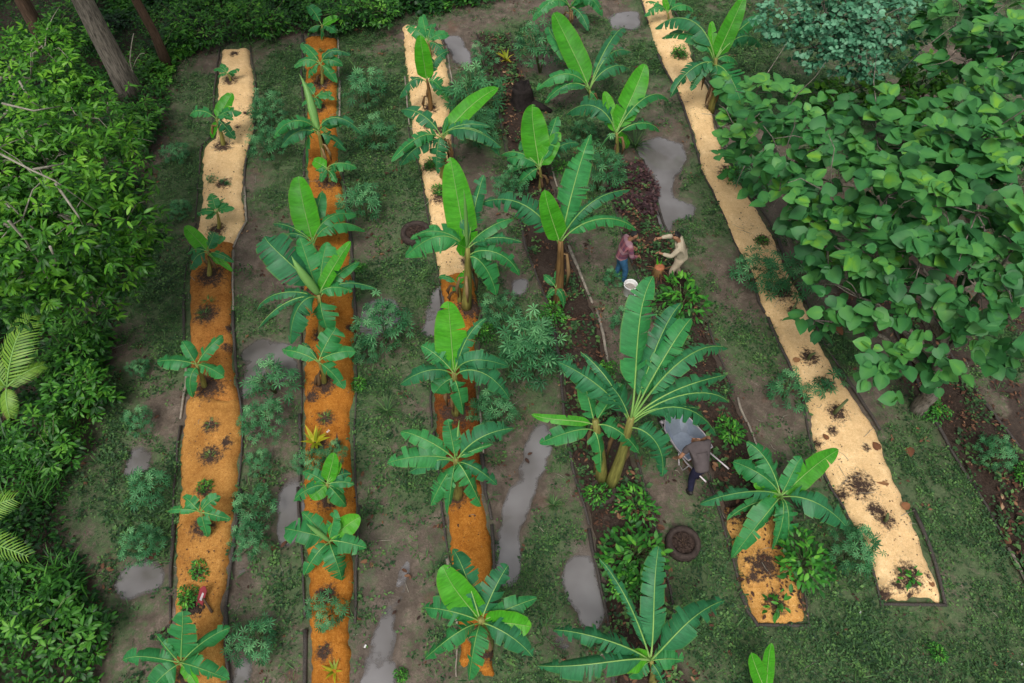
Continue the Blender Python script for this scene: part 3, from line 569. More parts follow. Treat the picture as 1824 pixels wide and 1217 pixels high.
 ('huge banana with combed ragged leaves left of the wheelbarrow', (1088, 864), (1124, 744), [(1163, 492, 38, 't', 1.9), (1213, 540, 32, 't', 1.4), (1231, 567, 32, 't', 1.2), (1296, 620, 28, 'tt', .6), (1294, 668, 28, 'tt', .3), (1298, 717, 26, 'tt', .1), (1242, 728, 38, 'tt', .2), (994, 645, 36, 'tt', .7), (1034, 627, 14, 'tt', .9), (1090, 690, 40, 'tt', .7), (1276, 776, 28, 'tt', -.3), (1179, 850, 32, 'tt', -.8)], (.22, 1.25)),
 ('ragged banana at the bottom centre edge of the photo', (1163, 1216), (1159, 1176), [(1173, 973, 36, 't', 1.1), (1067, 994, 15, 'tt', 1.0), (1291, 1069, 38, 't', .4), (985, 1122, 30, 'tt', .3), (958, 1186, 36, 't', .1), (1090, 1172, 40, 'n', .3), (1218, 1176, 32, 'o', 0), (1186, 1230, 14, 't', -.3), (1120, 1206, 22, 'o', -.3)]),
 ('banana at the top edge on the far end of the slanting bed', (1190, 44), (1189, 22), [(1147, 29, 13, 't', 0), (1236, 21, 13, 't', 0), (1150, 4, 13, 'o', .2), (1201, -8, 12, 'o', .4), (1182, -4, 10, 'n', .4)]),
 ('banana on the slanting bed against the big leaved trees', (1267, 198), (1275, 103), [(1326, -8, 27, 'n', 1.5), (1268, 38, 15, 'n', .7), (1167, 51, 27, 't', .3), (1179, 68, 19, 't', .1), (1357, 24, 22, 't', .5), (1358, 84, 22, 'tt', .1), (1314, 115, 15, 't', -.1), (1194, 174, 22, 't', -.4), (1231, 162, 17, 't', -.4), (1320, 184, 32, 't', -.5), (1281, 167, 17, 't', -.5)]),
 ('broad banana over the short golden strip near the slanting bed', (1382, 918), (1390, 884), [(1330, 787, 32, 'o', .5), (1306, 823, 35, 'o', .3), (1494, 801, 36, 'n', .5), (1428, 814, 24, 'o', .5), (1509, 941, 33, 't', -.2), (1246, 898, 24, 't', 0), (1342, 863, 19, 'n', .3), (1303, 995, 34, 'o', -.5), (1345, 943, 26, 'o', -.2), (1401, 979, 31, 't', -.5), (1295, 927, 15, 'o', -.3), (1376, 980, 16, 't', -.6)]),
 ('banana at the bottom right edge with two narrow upright leaves', (1366, 1262), (1364, 1232), [(1338, 1162, 26, 'n', .7), (1374, 1145, 20, 'n', .8), (1400, 1240, 22, 'o', .1), (1330, 1250, 22, 'o', .1)]),
]
def banana(i, rec):
    lab, b, c, leaves = rec[:4]; pet, am = rec[4] if len(rec) > 4 else (None, 1.); rng = np.random.default_rng(100 + i)
    k = bed_at(*b); B = onground(*b, k)
    # crown: the point of the crown's line of sight nearest to the plant's own upright axis
    d = ray(*c); A = np.array([[np.dot(d[:2], d[:2]), 0], [0, 1]]); t = np.dot(B[:2] - CP[:2], d[:2]) / np.dot(d[:2], d[:2])
    K = CP + d * t; K[2] = max(K[2], B[2] + .15)
    h = K[2] - B[2]
    root = thing('banana_plant', B, lab, 'banana plant', 'banana plants')
    r = .022 + .034 * min(h, 2.2)
    pts = [B + (K - B) * s + np.array([math.sin(s * 3) * .03, 0, 0]) for s in np.linspace(0, 1, 7)]; pts[0] = pts[0] - np.array([0, 0, .05])
    MB().tube(pts, [r * (1.35 - .75 * s) for s in np.linspace(0, 1, 7)], 9).build('trunk', M['pseudo_brown'] if 'bare' in lab else M['pseudo'], root, B)
    for (tx, ty, wp, kd, dz) in leaves:
        if kd == 'o' and h > .7 and rng.random() < .3: kd = 't'
        C0 = K + np.array([0, 0, -.10 * h * rng.random() - (.08 * h if dz < 0 else 0)])
        z = max(C0[2] + dz, .18); T = G(tx, ty, z)
        banana_leaf(root, B, C0, T, wp, kd, rng, dz, pet, am)
    if h > .65:
        m = MB()
        for q in range(rng.integers(2, 5)):
            a = rng.uniform(0, 6.28); s = rng.uniform(.5, .9); p0 = B + (K - B) * s; dr = np.array([math.cos(a), math.sin(a), 0])
            m.tube([p0, p0 + dr * .16 + np.array([0, 0, .02]), p0 + dr * .24 - np.array([0, 0, .3 * h * s]), p0 + dr * .22 - np.array([0, 0, .6 * h * s])], [.02, .03, .045, .012], 5, rng.random())
        m.build('dead_leaf', M['dead'], root, B)
for i, rec in enumerate(BAN): banana(i, rec)

#@@REST
# ------------------------------------------------------------------ ground cover: weeds, litter, undergrowth
def outside_beds(x, y):
    m = np.ones(x.shape, bool)
    for P in BEDPOLY: m &= ~inpoly(x, y, P)
    return m
VIEWP = wpoly([(-120, -75), (1944, -75), (1900, 1290), (-80, 1290)])
UP = wpoly(UNDER)
def sample(n, lo, hi, rng):
    x = rng.uniform(lo[0], hi[0], n); y = rng.uniform(lo[1], hi[1], n); return x, y
def tufts(name, n, dens, rng, nl, sz, mat, up=.8, tint=(.1, .9), tm=OVATE, zoff=0., wid=1.):
    x, y = sample(n, (-21, .8), (21, 27), rng); k = inpoly(x, y, VIEWP); x, y = x[k], y[k]
    k = rng.random(len(x)) < dens(x, y); x, y = x[k], y[k]; z = gzat(x, y); k = z > WZ - .035 * rng.random(len(z)); x, y, z = x[k], y[k], z[k]
    m = len(x); a = rng.uniform(0, 6.283, (m, nl)); r = rng.uniform(0, .09, (m, nl)); s = (rng.uniform(*sz, m) * (.6 + .8 * fbm(x * .8, y * .8, 91)))[:, None] * rng.uniform(.6, 1.2, (m, nl))
    P = np.stack([x[:, None] + np.cos(a) * r, y[:, None] + np.sin(a) * r, z[:, None] + rng.uniform(.0, .07, (m, nl)) + zoff], -1).reshape(-1, 3)
    el = rng.uniform(-.1, up, (m, nl)); D = np.stack([np.cos(a), np.sin(a), el], -1).reshape(-1, 3)
    N = np.stack([-np.cos(a) * .3, -np.sin(a) * .3, np.ones_like(a)], -1).reshape(-1, 3) + rng.normal(0, .25, (m * nl, 3))
    t = np.clip(np.repeat(rng.uniform(*tint, m), nl) + rng.normal(0, .12, m * nl), 0, 1)
    return scatter(name, tm, P, D, N, s.ravel(), t, mat, width=wid)
def weed_d(x, y):
    g = attat(green, x, y); d = np.clip((g - .42) * 1.5 + (fbm(x * 2.6, y * 2.6, 41, 3) - .5) * 1.6, .02, 1) * (1 - .75 * attat(darkm, x, y))
    d *= np.where(inpoly(x, y, UP), .0, 1.) * outside_beds(x, y); return d
o = tufts('weeds', 300000, weed_d, np.random.default_rng(1), 6, (.022, .072), M['weed'], .6, (0, 1), tm=SPECK)
tag(o, 'low dark green weeds over the mud between the beds', None, None, 'stuff')
def grass_d(x, y):
    g = attat(green, x, y); d = np.clip((g - .5) * 1.4 + (fbm(x * 1.7, y * 1.7, 44, 3) - .52) * 2, 0, 1) * outside_beds(x, y) * np.where(inpoly(x, y, UP), 0, 1.) * (1 - .7 * attat(darkm, x, y)); return d
o = tufts('grass', 48000, grass_d, np.random.default_rng(2), 6, (.08, .2), M['weed'], 1.5, (.2, .8), BLADE, 0, 1.6)
tag(o, 'short wet grass in clumps on the mud', None, None, 'stuff')
def lit_d(x, y):
    d = .05 + .95 * np.clip(attat(darkm, x, y), 0, 1) * ~inpoly(x, y, UP); b = np.zeros(x.shape, bool)
    for k, P in zip(BEDS, BEDPOLY):
        if k in ('b1', 'b2', 'b3', 'b6'): b |= inpoly(x, y, P)
    return np.where(b, 0.0, d)
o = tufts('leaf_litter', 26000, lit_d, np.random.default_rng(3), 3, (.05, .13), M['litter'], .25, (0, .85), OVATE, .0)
me = o.data; co = np.zeros(len(me.vertices) * 3, np.float32); me.vertices.foreach_get('co', co); co = co.reshape(-1, 3)
for k, P in zip(BEDS, BEDPOLY):
    if k in ('b4', 'b5', 'b7'): co[inpoly(co[:, 0], co[:, 1], P), 2] += .11
me.vertices.foreach_set('co', co.ravel()); me.update()
tag(o, 'brown dead leaves littering the dark beds and mud', None, None, 'stuff')

def onbed_d(x, y):
    b = np.zeros(x.shape, bool)
    for k, P in zip(BEDS, BEDPOLY):
        if k in ('b4', 'b5', 'b7'): b |= inpoly(x, y, P)
    b &= ~inpoly(x, y, wpoly([(1265, 885), (1400, 885), (1460, 1140), (1300, 1140)], .1))
    return b * np.clip((fbm(x * 1.3, y * 1.3, 47, 3) - .36) * 2.6, .03, 1)
o = tufts('bed_weeds', 70000, onbed_d, np.random.default_rng(12), 6, (.05, .13), M['weed'], .7, tm=SPECK, zoff=.10)
tag(o, 'green weeds creeping over the dark beds', None, None, 'stuff')
from mathutils.bvhtree import BVHTree
def bed_flecks():
    rng = np.random.default_rng(15); Vs = []; Fs = []; n0 = 0
    for o in bpy.data.objects:
        if o.name.startswith('mulch'):
            off = np.array(o.parent.location); Vs += [Vector(np.array(v.co) + off) for v in o.data.vertices]; Fs += [tuple(i + n0 for i in p.vertices) for p in o.data.polygons]; n0 = len(Vs)
    T = BVHTree.FromPolygons(Vs, Fs); P = []
    x, y = sample(150000, (-9, 1), (12, 25), rng); b = np.zeros(x.shape, bool)
    for k, Q in zip(BEDS, BEDPOLY):
        if k != 'b4' and k != 'b7': b |= inpoly(x, y, Q)
    b &= rng.random(len(x)) < np.clip((fbm(x * 1.5, y * 1.5, 19, 3) - .38) * 2.2, .05, .8)
    for a, c in zip(x[b], y[b]):
        h = T.ray_cast(Vector((a, c, 2)), Vector((0, 0, -1)))
        if h[0] and h[0].z > .06: P.append(h[0] + Vector((0, 0, .006)))
    P = np.array(P); n = len(P); a = rng.uniform(0, 6.28, n)
    o = scatter('mulch_flecks', SPECK, P, np.stack([np.cos(a), np.sin(a), rng.normal(0, .25, n)], -1), np.stack([0 * a, 0 * a, 0 * a + 1], -1) + rng.normal(0, .3, (n, 3)), .012 + .05 * rng.random(n) ** 4, rng.random(n) ** 1.3, M['litter'], width=rng.uniform(.4, 1.2, n))
    tag(o, 'small dark flecks and chips lying over the sawdust beds', None, None, 'stuff')
    m = MB()
    for i in range(420):
        q = P[rng.integers(n)] if i % 4 == 0 else None
        if q is None:
            xx, yy = rng.uniform(-9, 12), rng.uniform(2, 22); q = np.array([xx, yy, gzat(xx, yy) + .012])
        a = rng.uniform(0, 6.28); L = rng.uniform(.08, .4); d = np.array([math.cos(a), math.sin(a), 0]) * L
        m.tube([q, q + d * .5 + rng.normal(0, .02, 3) * [1, 1, .2], q + d], [.006, .005, .003], 4, rng.random())
    o = m.build('twig_litter', M['twig']); tag(o, 'thin pale twigs scattered over beds and mud', None, None, 'stuff')
bed_flecks()
def undergrowth():
    rng = np.random.default_rng(4)
    x, y = sample(60000, (-22, .8), (4, 29), rng); k = inpoly(x, y, UP); x, y = x[k], y[k]
    hh = .10 + .85 * np.clip(fbm(x * .75, y * .75, 71, 3) - .25, 0, 1) + .25 * vnoise(x * 2.7, y * 2.7, 72)
    edge_ = np.zeros(len(x))
    for a in range(8): edge_ += inpoly(x + .5 * math.cos(a * .785), y + .5 * math.sin(a * .785), UP)
    hh *= .35 + .65 * (edge_ / 8) ** 2
    cor = inpoly(x, y, wpoly([(-160, -75), (195, -75), (185, 60), (110, 110), (-160, 100)])); k = ~cor | (rng.random(len(x)) < .4); x, y, hh = x[k], y[k], hh[k]
    m = len(x); nl = 5; a = rng.uniform(0, 6.283, (m, nl)); r = rng.uniform(0, .16, (m, nl))
    z = gzat(x, y)[:, None] + hh[:, None] * np.sqrt(rng.random((m, 1))) + rng.uniform(-.05, .05, (m, nl))
    P = np.stack([x[:, None] + np.cos(a) * r, y[:, None] + np.sin(a) * r, z], -1).reshape(-1, 3)
    D = np.stack([np.cos(a), np.sin(a), rng.uniform(-.55, .45, (m, nl))], -1).reshape(-1, 3)
    N = np.stack([np.zeros_like(a), np.zeros_like(a), np.ones_like(a)], -1).reshape(-1, 3) + rng.normal(0, .3, (m * nl, 3))
    clump = fbm(x * .9, y * .9, 81, 3); s = np.repeat(.06 + .15 * np.clip(vnoise(x * .8, y * .8, 83), .1, 1), nl) * rng.uniform(.6, 1.2, m * nl)
    t = np.clip(np.repeat(.12 + (clump - .3) * 1.3 + rng.normal(0, .17, m), nl) + rng.normal(0, .13, m * nl), 0, 1)
    o = scatter('undergrowth', OVATE, P, D, N, s, t, M['under'], width=rng.uniform(.5, 1.4, m * nl))
    tag(o, 'dense dark green undergrowth along the forest edge', None, None, 'stuff')
    # strappy grass in the near left corner
    x, y = sample(9000, (-11, 1), (-5, 9), rng); k = inpoly(x, y, wpoly([(-150, 700), (120, 830), (110, 950), (170, 1050), (150, 1110), (-150, 1260)])); x, y = x[k], y[k]
    k = rng.random(len(x)) < np.clip((vnoise(x * 1.1, y * 1.1, 5) - .25) * 1.6, 0, 1); x, y = x[k], y[k]
    m = len(x); nl = 4; a = rng.uniform(0, 6.283, (m, nl)); zz = gzat(x, y)[:, None] + .3 * np.sqrt(rng.random((m, nl)))
    P = np.stack([x[:, None] + 0 * a, y[:, None] + 0 * a, zz], -1).reshape(-1, 3); D = np.stack([np.cos(a), np.sin(a), rng.uniform(.1, 1.3, (m, nl))], -1).reshape(-1, 3)
    N = np.stack([-np.cos(a), -np.sin(a), np.ones_like(a)], -1).reshape(-1, 3)
    o = scatter('tall_grass', BLADE, P, D, N, rng.uniform(.25, .5, m * nl), rng.uniform(.2, .9, m * nl), M['under'], width=1.1)
    tag(o, 'long bladed grass in the near left corner', None, None, 'stuff')
undergrowth()

# ------------------------------------------------------------------ bushes and small plants
def dome(rng, n, r, h, z0):
    a = rng.uniform(0, 6.283, n); u = np.sqrt(rng.random(n)); rr = r * u; z = z0 + (h - z0) * np.sqrt(np.clip(1 - u ** 2, 0, 1)) * rng.uniform(.55, 1.08, n)
    return np.stack([rr * np.cos(a), rr * np.sin(a), z], -1), a
def proto_bush(kind, rng, mats, tm, n, r, h, ls, wid=1., nst=3):
    root = thing(kind, (0, 0, -50), None, None)
    P, a = dome(rng, n, r, h, h * .25); P *= (.62 + .7 * vnoise(a * 1.6 + n, P[:, 2] * 4, 3))[:, None]; D = np.stack([np.cos(a) * .8, np.sin(a) * .8, rng.uniform(-.35, .45, n)], -1) + rng.normal(0, .55, (n, 3))
    N = np.stack([np.cos(a) * .25, np.sin(a) * .25, np.ones(n)], -1) + rng.normal(0, .22, (n, 3))
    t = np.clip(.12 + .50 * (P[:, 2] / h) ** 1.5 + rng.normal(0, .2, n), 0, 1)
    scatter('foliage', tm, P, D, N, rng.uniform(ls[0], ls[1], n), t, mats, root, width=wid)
    m = MB()
    for i in range(nst):
        b = rng.uniform(0, 6.28); e = np.array([math.cos(b) * r * .45, math.sin(b) * r * .45, h * .8]); m.tube([(0, 0, -.03), e * .5 + np.array([0, 0, h * .05]), e], [.018, .013, .006], 5)
    for j in range(0, n, 3): m.tube([P[j] * np.array([.35, .35, .75]), P[j]], [.005, .003], 3)
    m.build('stem', M['stem'], root); return root
rng = np.random.default_rng(11)
CASS = [proto_bush('cassava_bush', rng, M['cassava'], PALM, 135, .46, .98, (.08, .145)), proto_bush('cassava_bush', rng, M['cassava'], PALM, 85, .44, .72, (.085, .15)), proto_bush('cassava_bush', rng, M['cassava'], PALM, 190, .42, 1.25, (.09, .16))]
SHR = [proto_bush('leafy_shrub', rng, M['shrub'], OVATE, 240, .44, .65, (.08, .16), .9), proto_bush('leafy_shrub', rng, M['shrub'], OVATE, 170, .44, .5, (.09, .17), .75)]
SEED = [proto_bush('seedling', rng, M['shrub'], OVATE, 26, .40, .7, (.22, .45), .75, 1), proto_bush('seedling', rng, M['cassava'], PALM, 14, .42, .7, (.2, .32), 1, 1)]
def rosette(kind, mat, n, L, rng, up=(.3, 1.6), wd=1.6):
    root = thing(kind, (0, 0, -50), None, None); a = rng.uniform(0, 6.283, n)
    D = np.stack([np.cos(a), np.sin(a), rng.uniform(*up, n)], -1); N = np.stack([-np.cos(a), -np.sin(a), np.ones(n) * .8], -1)
    scatter('leaf_rosette', BLADE, np.stack([np.cos(a) * .02, np.sin(a) * .02, rng.uniform(0, .08, n)], -1), D, N, rng.uniform(L * .7, L, n), rng.uniform(.1, .9, n), mat, root, width=wd)
    return root
PINE = [rosette('pineapple_plant', M['pine'], 26, .30, rng), rosette('pineapple_plant', M['pine'], 20, .26, rng)]
YEL = [rosette('yellow_strap_plant', M['yellow'], 13, .40, rng, (.3, 1.6), 3.4)]
CLUMP = [rosette('grass_clump', M['weed'], 46, .42, rng, (.3, 2.), .9)]
STUB = []
for q in range(2):
    r_ = thing('stem_cutting', (0, 0, -50), None, None)
    MB().tube([(0, 0, -.03), (.02 * q, .0, .25), (.08, .05, .48)], [.04, .035, .022], 7).build('stem', M['stem'], r_)
    m = MB()
    for i in range(26):
        a = rng.uniform(0, 6.28); d = abs(rng.normal(.0, .16)); s = rng.uniform(.015, .045); m.lathe([(0, -.02), (s, 0), (s * .7, s * .7), (0, s)], 6, (math.cos(a) * d, math.sin(a) * d, 0))
    tag(m.build('loose_soil', M['soil'], r_), kind='stuff'); STUB.append(r_)
PLANTS = []
def put(protos, px, py, wpx, lab, cat, group, base=1.15):
    k = bed_at(px, py); B = onground(px, py, k); p = random.choice(protos)
    bw = base
    s = wpx / FPX * depth(B) / bw
    o = copy_tree(p); o.location = B; o.scale = (s * random.uniform(.92, 1.08), s * random.uniform(.92, 1.08), s * random.uniform(.85, 1.1)); o.rotation_euler.z = random.uniform(0, 6.28)
    tag(o, lab, cat, group); return o
def flower(*a): pass
CL = [ # px, py (foot), width, label
 (322, 285, 52, 'faint cassava bush left of the pale leftmost bed, halfway up'), (326, 385, 46, 'small cassava bush by the left tree, beside the pale sawdust end'), (275, 880, 84, 'cassava bush left of the tan bed, beside a brown wet patch'),
 (266, 985, 72, 'cassava bush just behind the bottom left puddle'), (256, 760, 62, 'thin cassava bush in the left lane, level with the pineapples'), (255, 662, 44, 'tiny pale cassava in the left lane beside the five leaved banana'),
 (485, 285, 74, 'low cassava bush between the first two beds, level with the pale ledge'), (487, 225, 66, 'faint cassava far off between the first two beds'), (492, 700, 95, 'wide cassava bush growing at the front of the grey puddle, second lane'),
 (480, 768, 80, 'round cassava bush in the second lane, just in front of the puddle bush'), (466, 832, 52, 'small bright cassava in the second lane above the slim puddle'), (462, 918, 80, 'cassava bush left of the slim grey puddle, second lane'),
 (456, 975, 66, 'loose cassava bush in the second lane below the slim puddle'), (463, 1148, 92, 'biggest cassava bush near the bottom of the second lane'), (590, 1095, 74, 'blue green cassava growing in the orange bed near the photo bottom'),
 (655, 185, 84, 'pale cassava far off between second and third beds'), (672, 262, 74, 'cassava bush between second and third beds, left of the combed banana'), (650, 385, 92, 'dense round cassava bush right of the banana with the bright upright leaf'),
 (690, 610, 105, 'broad cassava bush standing in the shallow puddle, third lane'), (862, 120, 56, 'small round cassava right of the pale far end of third bed'), (845, 205, 118, 'wide cassava thicket left of the black stump'), (852, 262, 84, 'dark cassava under the long leaf of the combed banana'),
 (962, 130, 100, 'hazy cassava behind the black stump, under the tall banana'), (948, 672, 112, 'tall dark cassava tower between third bed and the dark bed'), (890, 572, 76, 'dark cassava right of the tall third bed trunk'), (882, 752, 92, 'blue green cassava right of the rust coloured mulch'),
 (1065, 340, 92, 'pale leaved cassava right of the ragged banana crown, by the red litter'), (908, 352, 66, 'cassava between the tall third bed banana and the dark bed'), (1337, 505, 90, 'cassava left of the slanting bed, reaching over its sawdust'),
 (1402, 512, 112, 'large cassava under the big leaved trees, right of the slanting bed'), (1395, 712, 82, 'soft cassava left of the slanting bed, level with the tree trunk'), (1338, 335, 92, 'cassava squeezed between slanting bed and big leaved trees'), (1505, 992, 92, 'blue green cassava between golden strip and slanting bed'),
 (1110, 585, 60, 'small faint cassava below the white bucket'), (1755, 822, 62, 'cassava in the dark litter at the right edge'), (1090, 505, 44, 'small grey green cassava beside the blue boots'), (560, 830, 62, 'cassava seedling patch in front of the yellow strap plant'), (600, 812, 46, 'cassava sprig beside the red spike on the second bed'),
 (655, 640, 60, 'loose low cassava in front of the third lane puddle'), (1040, 250, 50, 'cassava tuft behind the tall far bananas'), (380, 325, 20, 'small cassava sprig left of the pale bed ledge')]
for px, py, wd, lab in CL:
    put(CASS[2:] if 'tower' in lab else CASS[:2] if wd > 60 else CASS[1:2], px, py, wd * 1.16, lab, 'cassava', 'cassava bushes')
SL = [(1125, 1000, 125, 'wide bright green shrub left of the soil filled ring'), (1130, 905, 84, 'feathery green shrub above the bright shrub by the ring'), (1418, 1010, 118, 'lush lime green shrub on the golden strip bed'), (1212, 545, 105, 'leafy shrub in front of the person in beige'),
 (1296, 775, 58, 'glossy light green shrub right of the wheelbarrow'), (642, 690, 32, 'little bright shrub at the right edge of the second bed'), (1062, 885, 54, 'dark shrub at the foot of the slender banana'), (368, 868, 34, 'small green shrub on the tan bed in a dark soil ring'), (356, 1018, 40, 'bright green shrub on the tan bed above the red blade'),
 (338, 1068, 44, 'yellowish green shrub beside the red blade'), (1208, 102, 34, 'green shrublet far up the slanting bed'), (1356, 432, 26, 'small shrub midway on the slanting bed'), (860, 600, 46, 'yellow green slender shrub beside the lime leaf banana'), (1110, 1045, 70, 'low round leaved shrub under the ragged bottom banana'),
 (1080, 660, 36, 'small shrub left of the huge banana, in dark soil'), (985, 570, 54, 'dark shrub below the bare tan trunk'), (640, 480, 28, 'tiny shrub right of the ragged second bed banana'), (1660, 735, 52, 'shrub at the foot of the grey tree trunk'), (1815, 850, 44, 'shrub in the litter at the right frame edge'),
 (1665, 1165, 40, 'pale round leaved sprout alone on the bottom right grass'), (715, 1205, 30, 'yellow green sprout by the long ditch, photo bottom'), (1320, 835, 38, 'small lime shrub behind the broad golden strip banana'), (470, 640, 14, 'tiny sprig at the edge of the grey puddle'), (1000, 305, 40, 'low shrub at the foot of the far dark bed'),
 (785, 345, 34, 'dark shrub with soil halo on the pale third bed'), (770, 300, 30, 'small shrub under the combed banana on pale sawdust'), (1305, 320, 44, 'dark shrub on the right rim of the slanting bed'), (320, 640, 24, 'little sprig at the left rim of the tan bed'), (905, 700, 0, '')]
for px, py, wd, lab in SL:
    if wd: put(SHR, px, py, wd * 1.1, lab, 'shrub', 'leafy shrubs')
for px, py, wd, lab in [(378, 757, 32, 'pineapple on the tan bed, farther of two'), (375, 812, 30, 'pineapple on the tan bed, nearer of two in dark soil'), (580, 746, 34, 'pineapple on the orange bed above the yellow strap plant'), (578, 1160, 34, 'pineapple at the bottom of the orange bed'), (372, 538, 28, 'variegated pineapple in the rusty upper part of the tan bed'), (573, 92, 22, 'yellow tipped pineapple at the far end of the second bed')]:
    put(PINE, px, py, wd, lab, 'pineapple', 'pineapple plants', .55)
for px, py, wd, lab in [(562, 790, 64, 'yellow strap leaved plant on the orange bed'), (596, 1196, 46, 'yellow strap plant at the bottom of the orange bed'), (902, 108, 42, 'yellow strap plant far off, left of the black stump'), (1320, 68, 20, 'yellowing strap plant behind the slanting bed banana')]:
    put(YEL, px, py, wd, lab, 'strap plant', 'yellow strap plants', .72)
for px, py, wd, lab in [(690, 735, 62, 'grass clump with dark roots right of the second bed'), (365, 562, 36, 'grassy tuft in rusty sawdust on the leftmost bed'), (1130, 265, 70, 'dark grass clump at the foot of the far leaning banana'), (985, 900, 46, 'grass clump beside the long grey ditch')]:
    put(CLUMP, px, py, wd, lab, 'grass clump', 'grass clumps', .75)
for px, py, wd, lab in [(1484, 738, 46, 'cut stem leaning in dark clods on the slanting bed'), (1573, 932, 46, 'yellowish cut stem near the bottom of the slanting bed'), (1438, 642, 40, 'short dark stem stub midway on the slanting bed'), (1408, 560, 36, 'thin stem stub shaded by the big leaves on slanting bed')]:
    put(STUB, px, py, wd * 1.2, lab, 'cut stem', 'cut stems in the slanting bed', .6)
for px, py, wd, lab, v in [(1616, 1032, 34, 'banana seedling in dirt at the bottom of the slanting bed', 0), (1380, 1080, 40, 'round leaved seedling on the golden strip', 0), (1470, 690, 54, 'palmate seedling on the slanting bed beside the cut stem', 1), (413, 1090, 0, '', 0), (403, 330, 18, 'withered seedling on the pale leftmost bed', 1), (1385, 522, 44, 'dark seedling under the cassava on the slanting bed', 1), (367, 538, 0, '', 0), (1225, 865, 0, '', 0)]:
    if wd: put(SEED[v:v + 1], px, py, wd, lab, 'seedling', 'bed seedlings', .9)
for p in CASS + SHR + SEED + PINE + YEL + CLUMP + STUB:
    for ch in list(p.children): bpy.data.objects.remove(ch)
    bpy.data.objects.remove(p)
# low dark red ground plant by the far puddle
def redpatch():
    rng = np.random.default_rng(33); B = onground(1125, 340); root = thing('dark_red_shrub', B, 'low dark red leaved shrub beside the far right puddle', 'shrub')
    P = wpoly([(1085, 300), (1140, 300), (1175, 340), (1165, 392), (1105, 385), (1080, 340)]); lo, hi = P.min(0), P.max(0); x, y = sample(2200, lo, hi, rng); k = inpoly(x, y, P); x, y = x[k], y[k]; n = len(x)
    z = .04 + .28 * np.sqrt(rng.random(n)) * vnoise(x * 2.5, y * 2.5, 2); a = rng.uniform(0, 6.28, n)
    scatter('foliage', LEAF, np.stack([x, y, z], -1), np.stack([np.cos(a), np.sin(a), rng.uniform(-.3, .6, n)], -1), np.stack([0 * a, 0 * a, 0 * a + 1], -1) + rng.normal(0, .3, (n, 3)), rng.uniform(.07, .15, n), rng.random(n), M['red_leaf'], root, B)
    m = MB()
    for i in range(0, n, 60): m.tube([(x[i], y[i], -.02), (x[i] + .03, y[i], z[i])], .006, 4)
    m.build('stem', M['bark_dark'], root, B)
redpatch()

# ------------------------------------------------------------------ trees
def limb(m, a, b, r0, r1, rng, wig=.12, n=7):
    a, b = np.asarray(a, float), np.asarray(b, float); L = np.linalg.norm(b - a); pts = []
    for i in range(n):
        t = i / (n - 1); pts.append(a + (b - a) * t + rng.normal(0, wig * L * .12, 3) * (0 < i < n - 1) + np.array([0, 0, L * .10 * math.sin(math.pi * t)]))
    m.tube(pts, [r0 + (r1 - r0) * i / (n - 1) for i in range(n)], 7); return pts
def sprigs(lobes, rng, per, nl, ls, droop, shell=.55):
    P = []; D = []; N = []; T = []; Sz = []
    for c, r in lobes:
        n = int(per * r * r); v = nrm(rng.normal(0, 1, (n, 3))); rad = r * (shell + (1 - shell) * rng.random(n)) * (.75 + .5 * vnoise(v[:, 0] * 2 + c[0], v[:, 1] * 2 + c[1], 3))
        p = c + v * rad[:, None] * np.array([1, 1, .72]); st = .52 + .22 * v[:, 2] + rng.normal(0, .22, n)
        for j in range(nl):
            a = rng.uniform(0, 6.283, n); d = np.stack([np.cos(a), np.sin(a), rng.uniform(-droop, .25, n)], -1) + v * .5
            P.append(p + nrm(d) * rng.uniform(.01, .07, (n, 1))); D.append(d); N.append(np.array([0, -.15, 1]) + v * .4 + rng.normal(0, .38, (n, 3))); T.append(np.clip(st + rng.normal(0, .1, n), 0, 1)); Sz.append(rng.uniform(ls[0], ls[1], n))
    return [np.concatenate(q) for q in (P, D, N)] + [np.concatenate(Sz), np.concatenate(T)]
def tree(name, base, top, rtrunk, lobes, label, leafm, tm, per, nl, ls, wid, barkm, droop=.6, seed=0, group=None, rt=None, shell=.55, nbr=99):
    rng = np.random.default_rng(seed); base = np.asarray(base, float); top = np.asarray(top, float)
    root = thing(name, base, label, 'tree', group)
    m = MB(); N = 9; pts = [base + (top - base) * i / (N - 1) + (rng.normal(0, .05, 3) if 0 < i < N - 1 else 0) for i in range(N)]; pts[0] = pts[0] - np.array([0, 0, .25])
    m.tube(pts, [rtrunk * (1.25 if i == 0 else 1) * (1 - .6 * i / (N - 1)) for i in range(N)], 12); m.build('trunk', barkm, root, base)
    m = MB()
    for c, r in lobes[:nbr]:
        s = pts[int(N * rng.uniform(.5, .95))]; limb(m, s, c, rtrunk * .35, .015, rng)
        for q in range(4): limb(m, c, c + rng.normal(0, .6, 3) * r, .014, .005, rng, .3, 4)
    m.build('branches', barkm, root, base)
    P, D, Nn, Sz, T = sprigs(lobes, rng, per, nl, ls, droop, shell)
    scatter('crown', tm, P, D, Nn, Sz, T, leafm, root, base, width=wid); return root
def LB(lst): return [(G(a, b, z), r) for a, b, z, r in lst]
left = LB([(55, 140, 4.3, 1.2), (135, 205, 4.0, 1.2), (30, 230, 4.8, 1.2), (90, 300, 4.6, 1.2), (190, 300, 3.8, .95), (40, 390, 4.8, 1.2), (140, 390, 4.2, 1.2), (225, 395, 3.2, .8), (110, 470, 3.4, 1.1), (190, 470, 2.7, .9), (30, 500, 3.6, 1.1), (-40, 300, 5, 1.3), (-50, 450, 4.4, 1.3), (80, 90, 3.6, .9), (245, 425, 2.4, .55), (170, 535, 1.6, .7), (215, 250, 3.2, .6)])
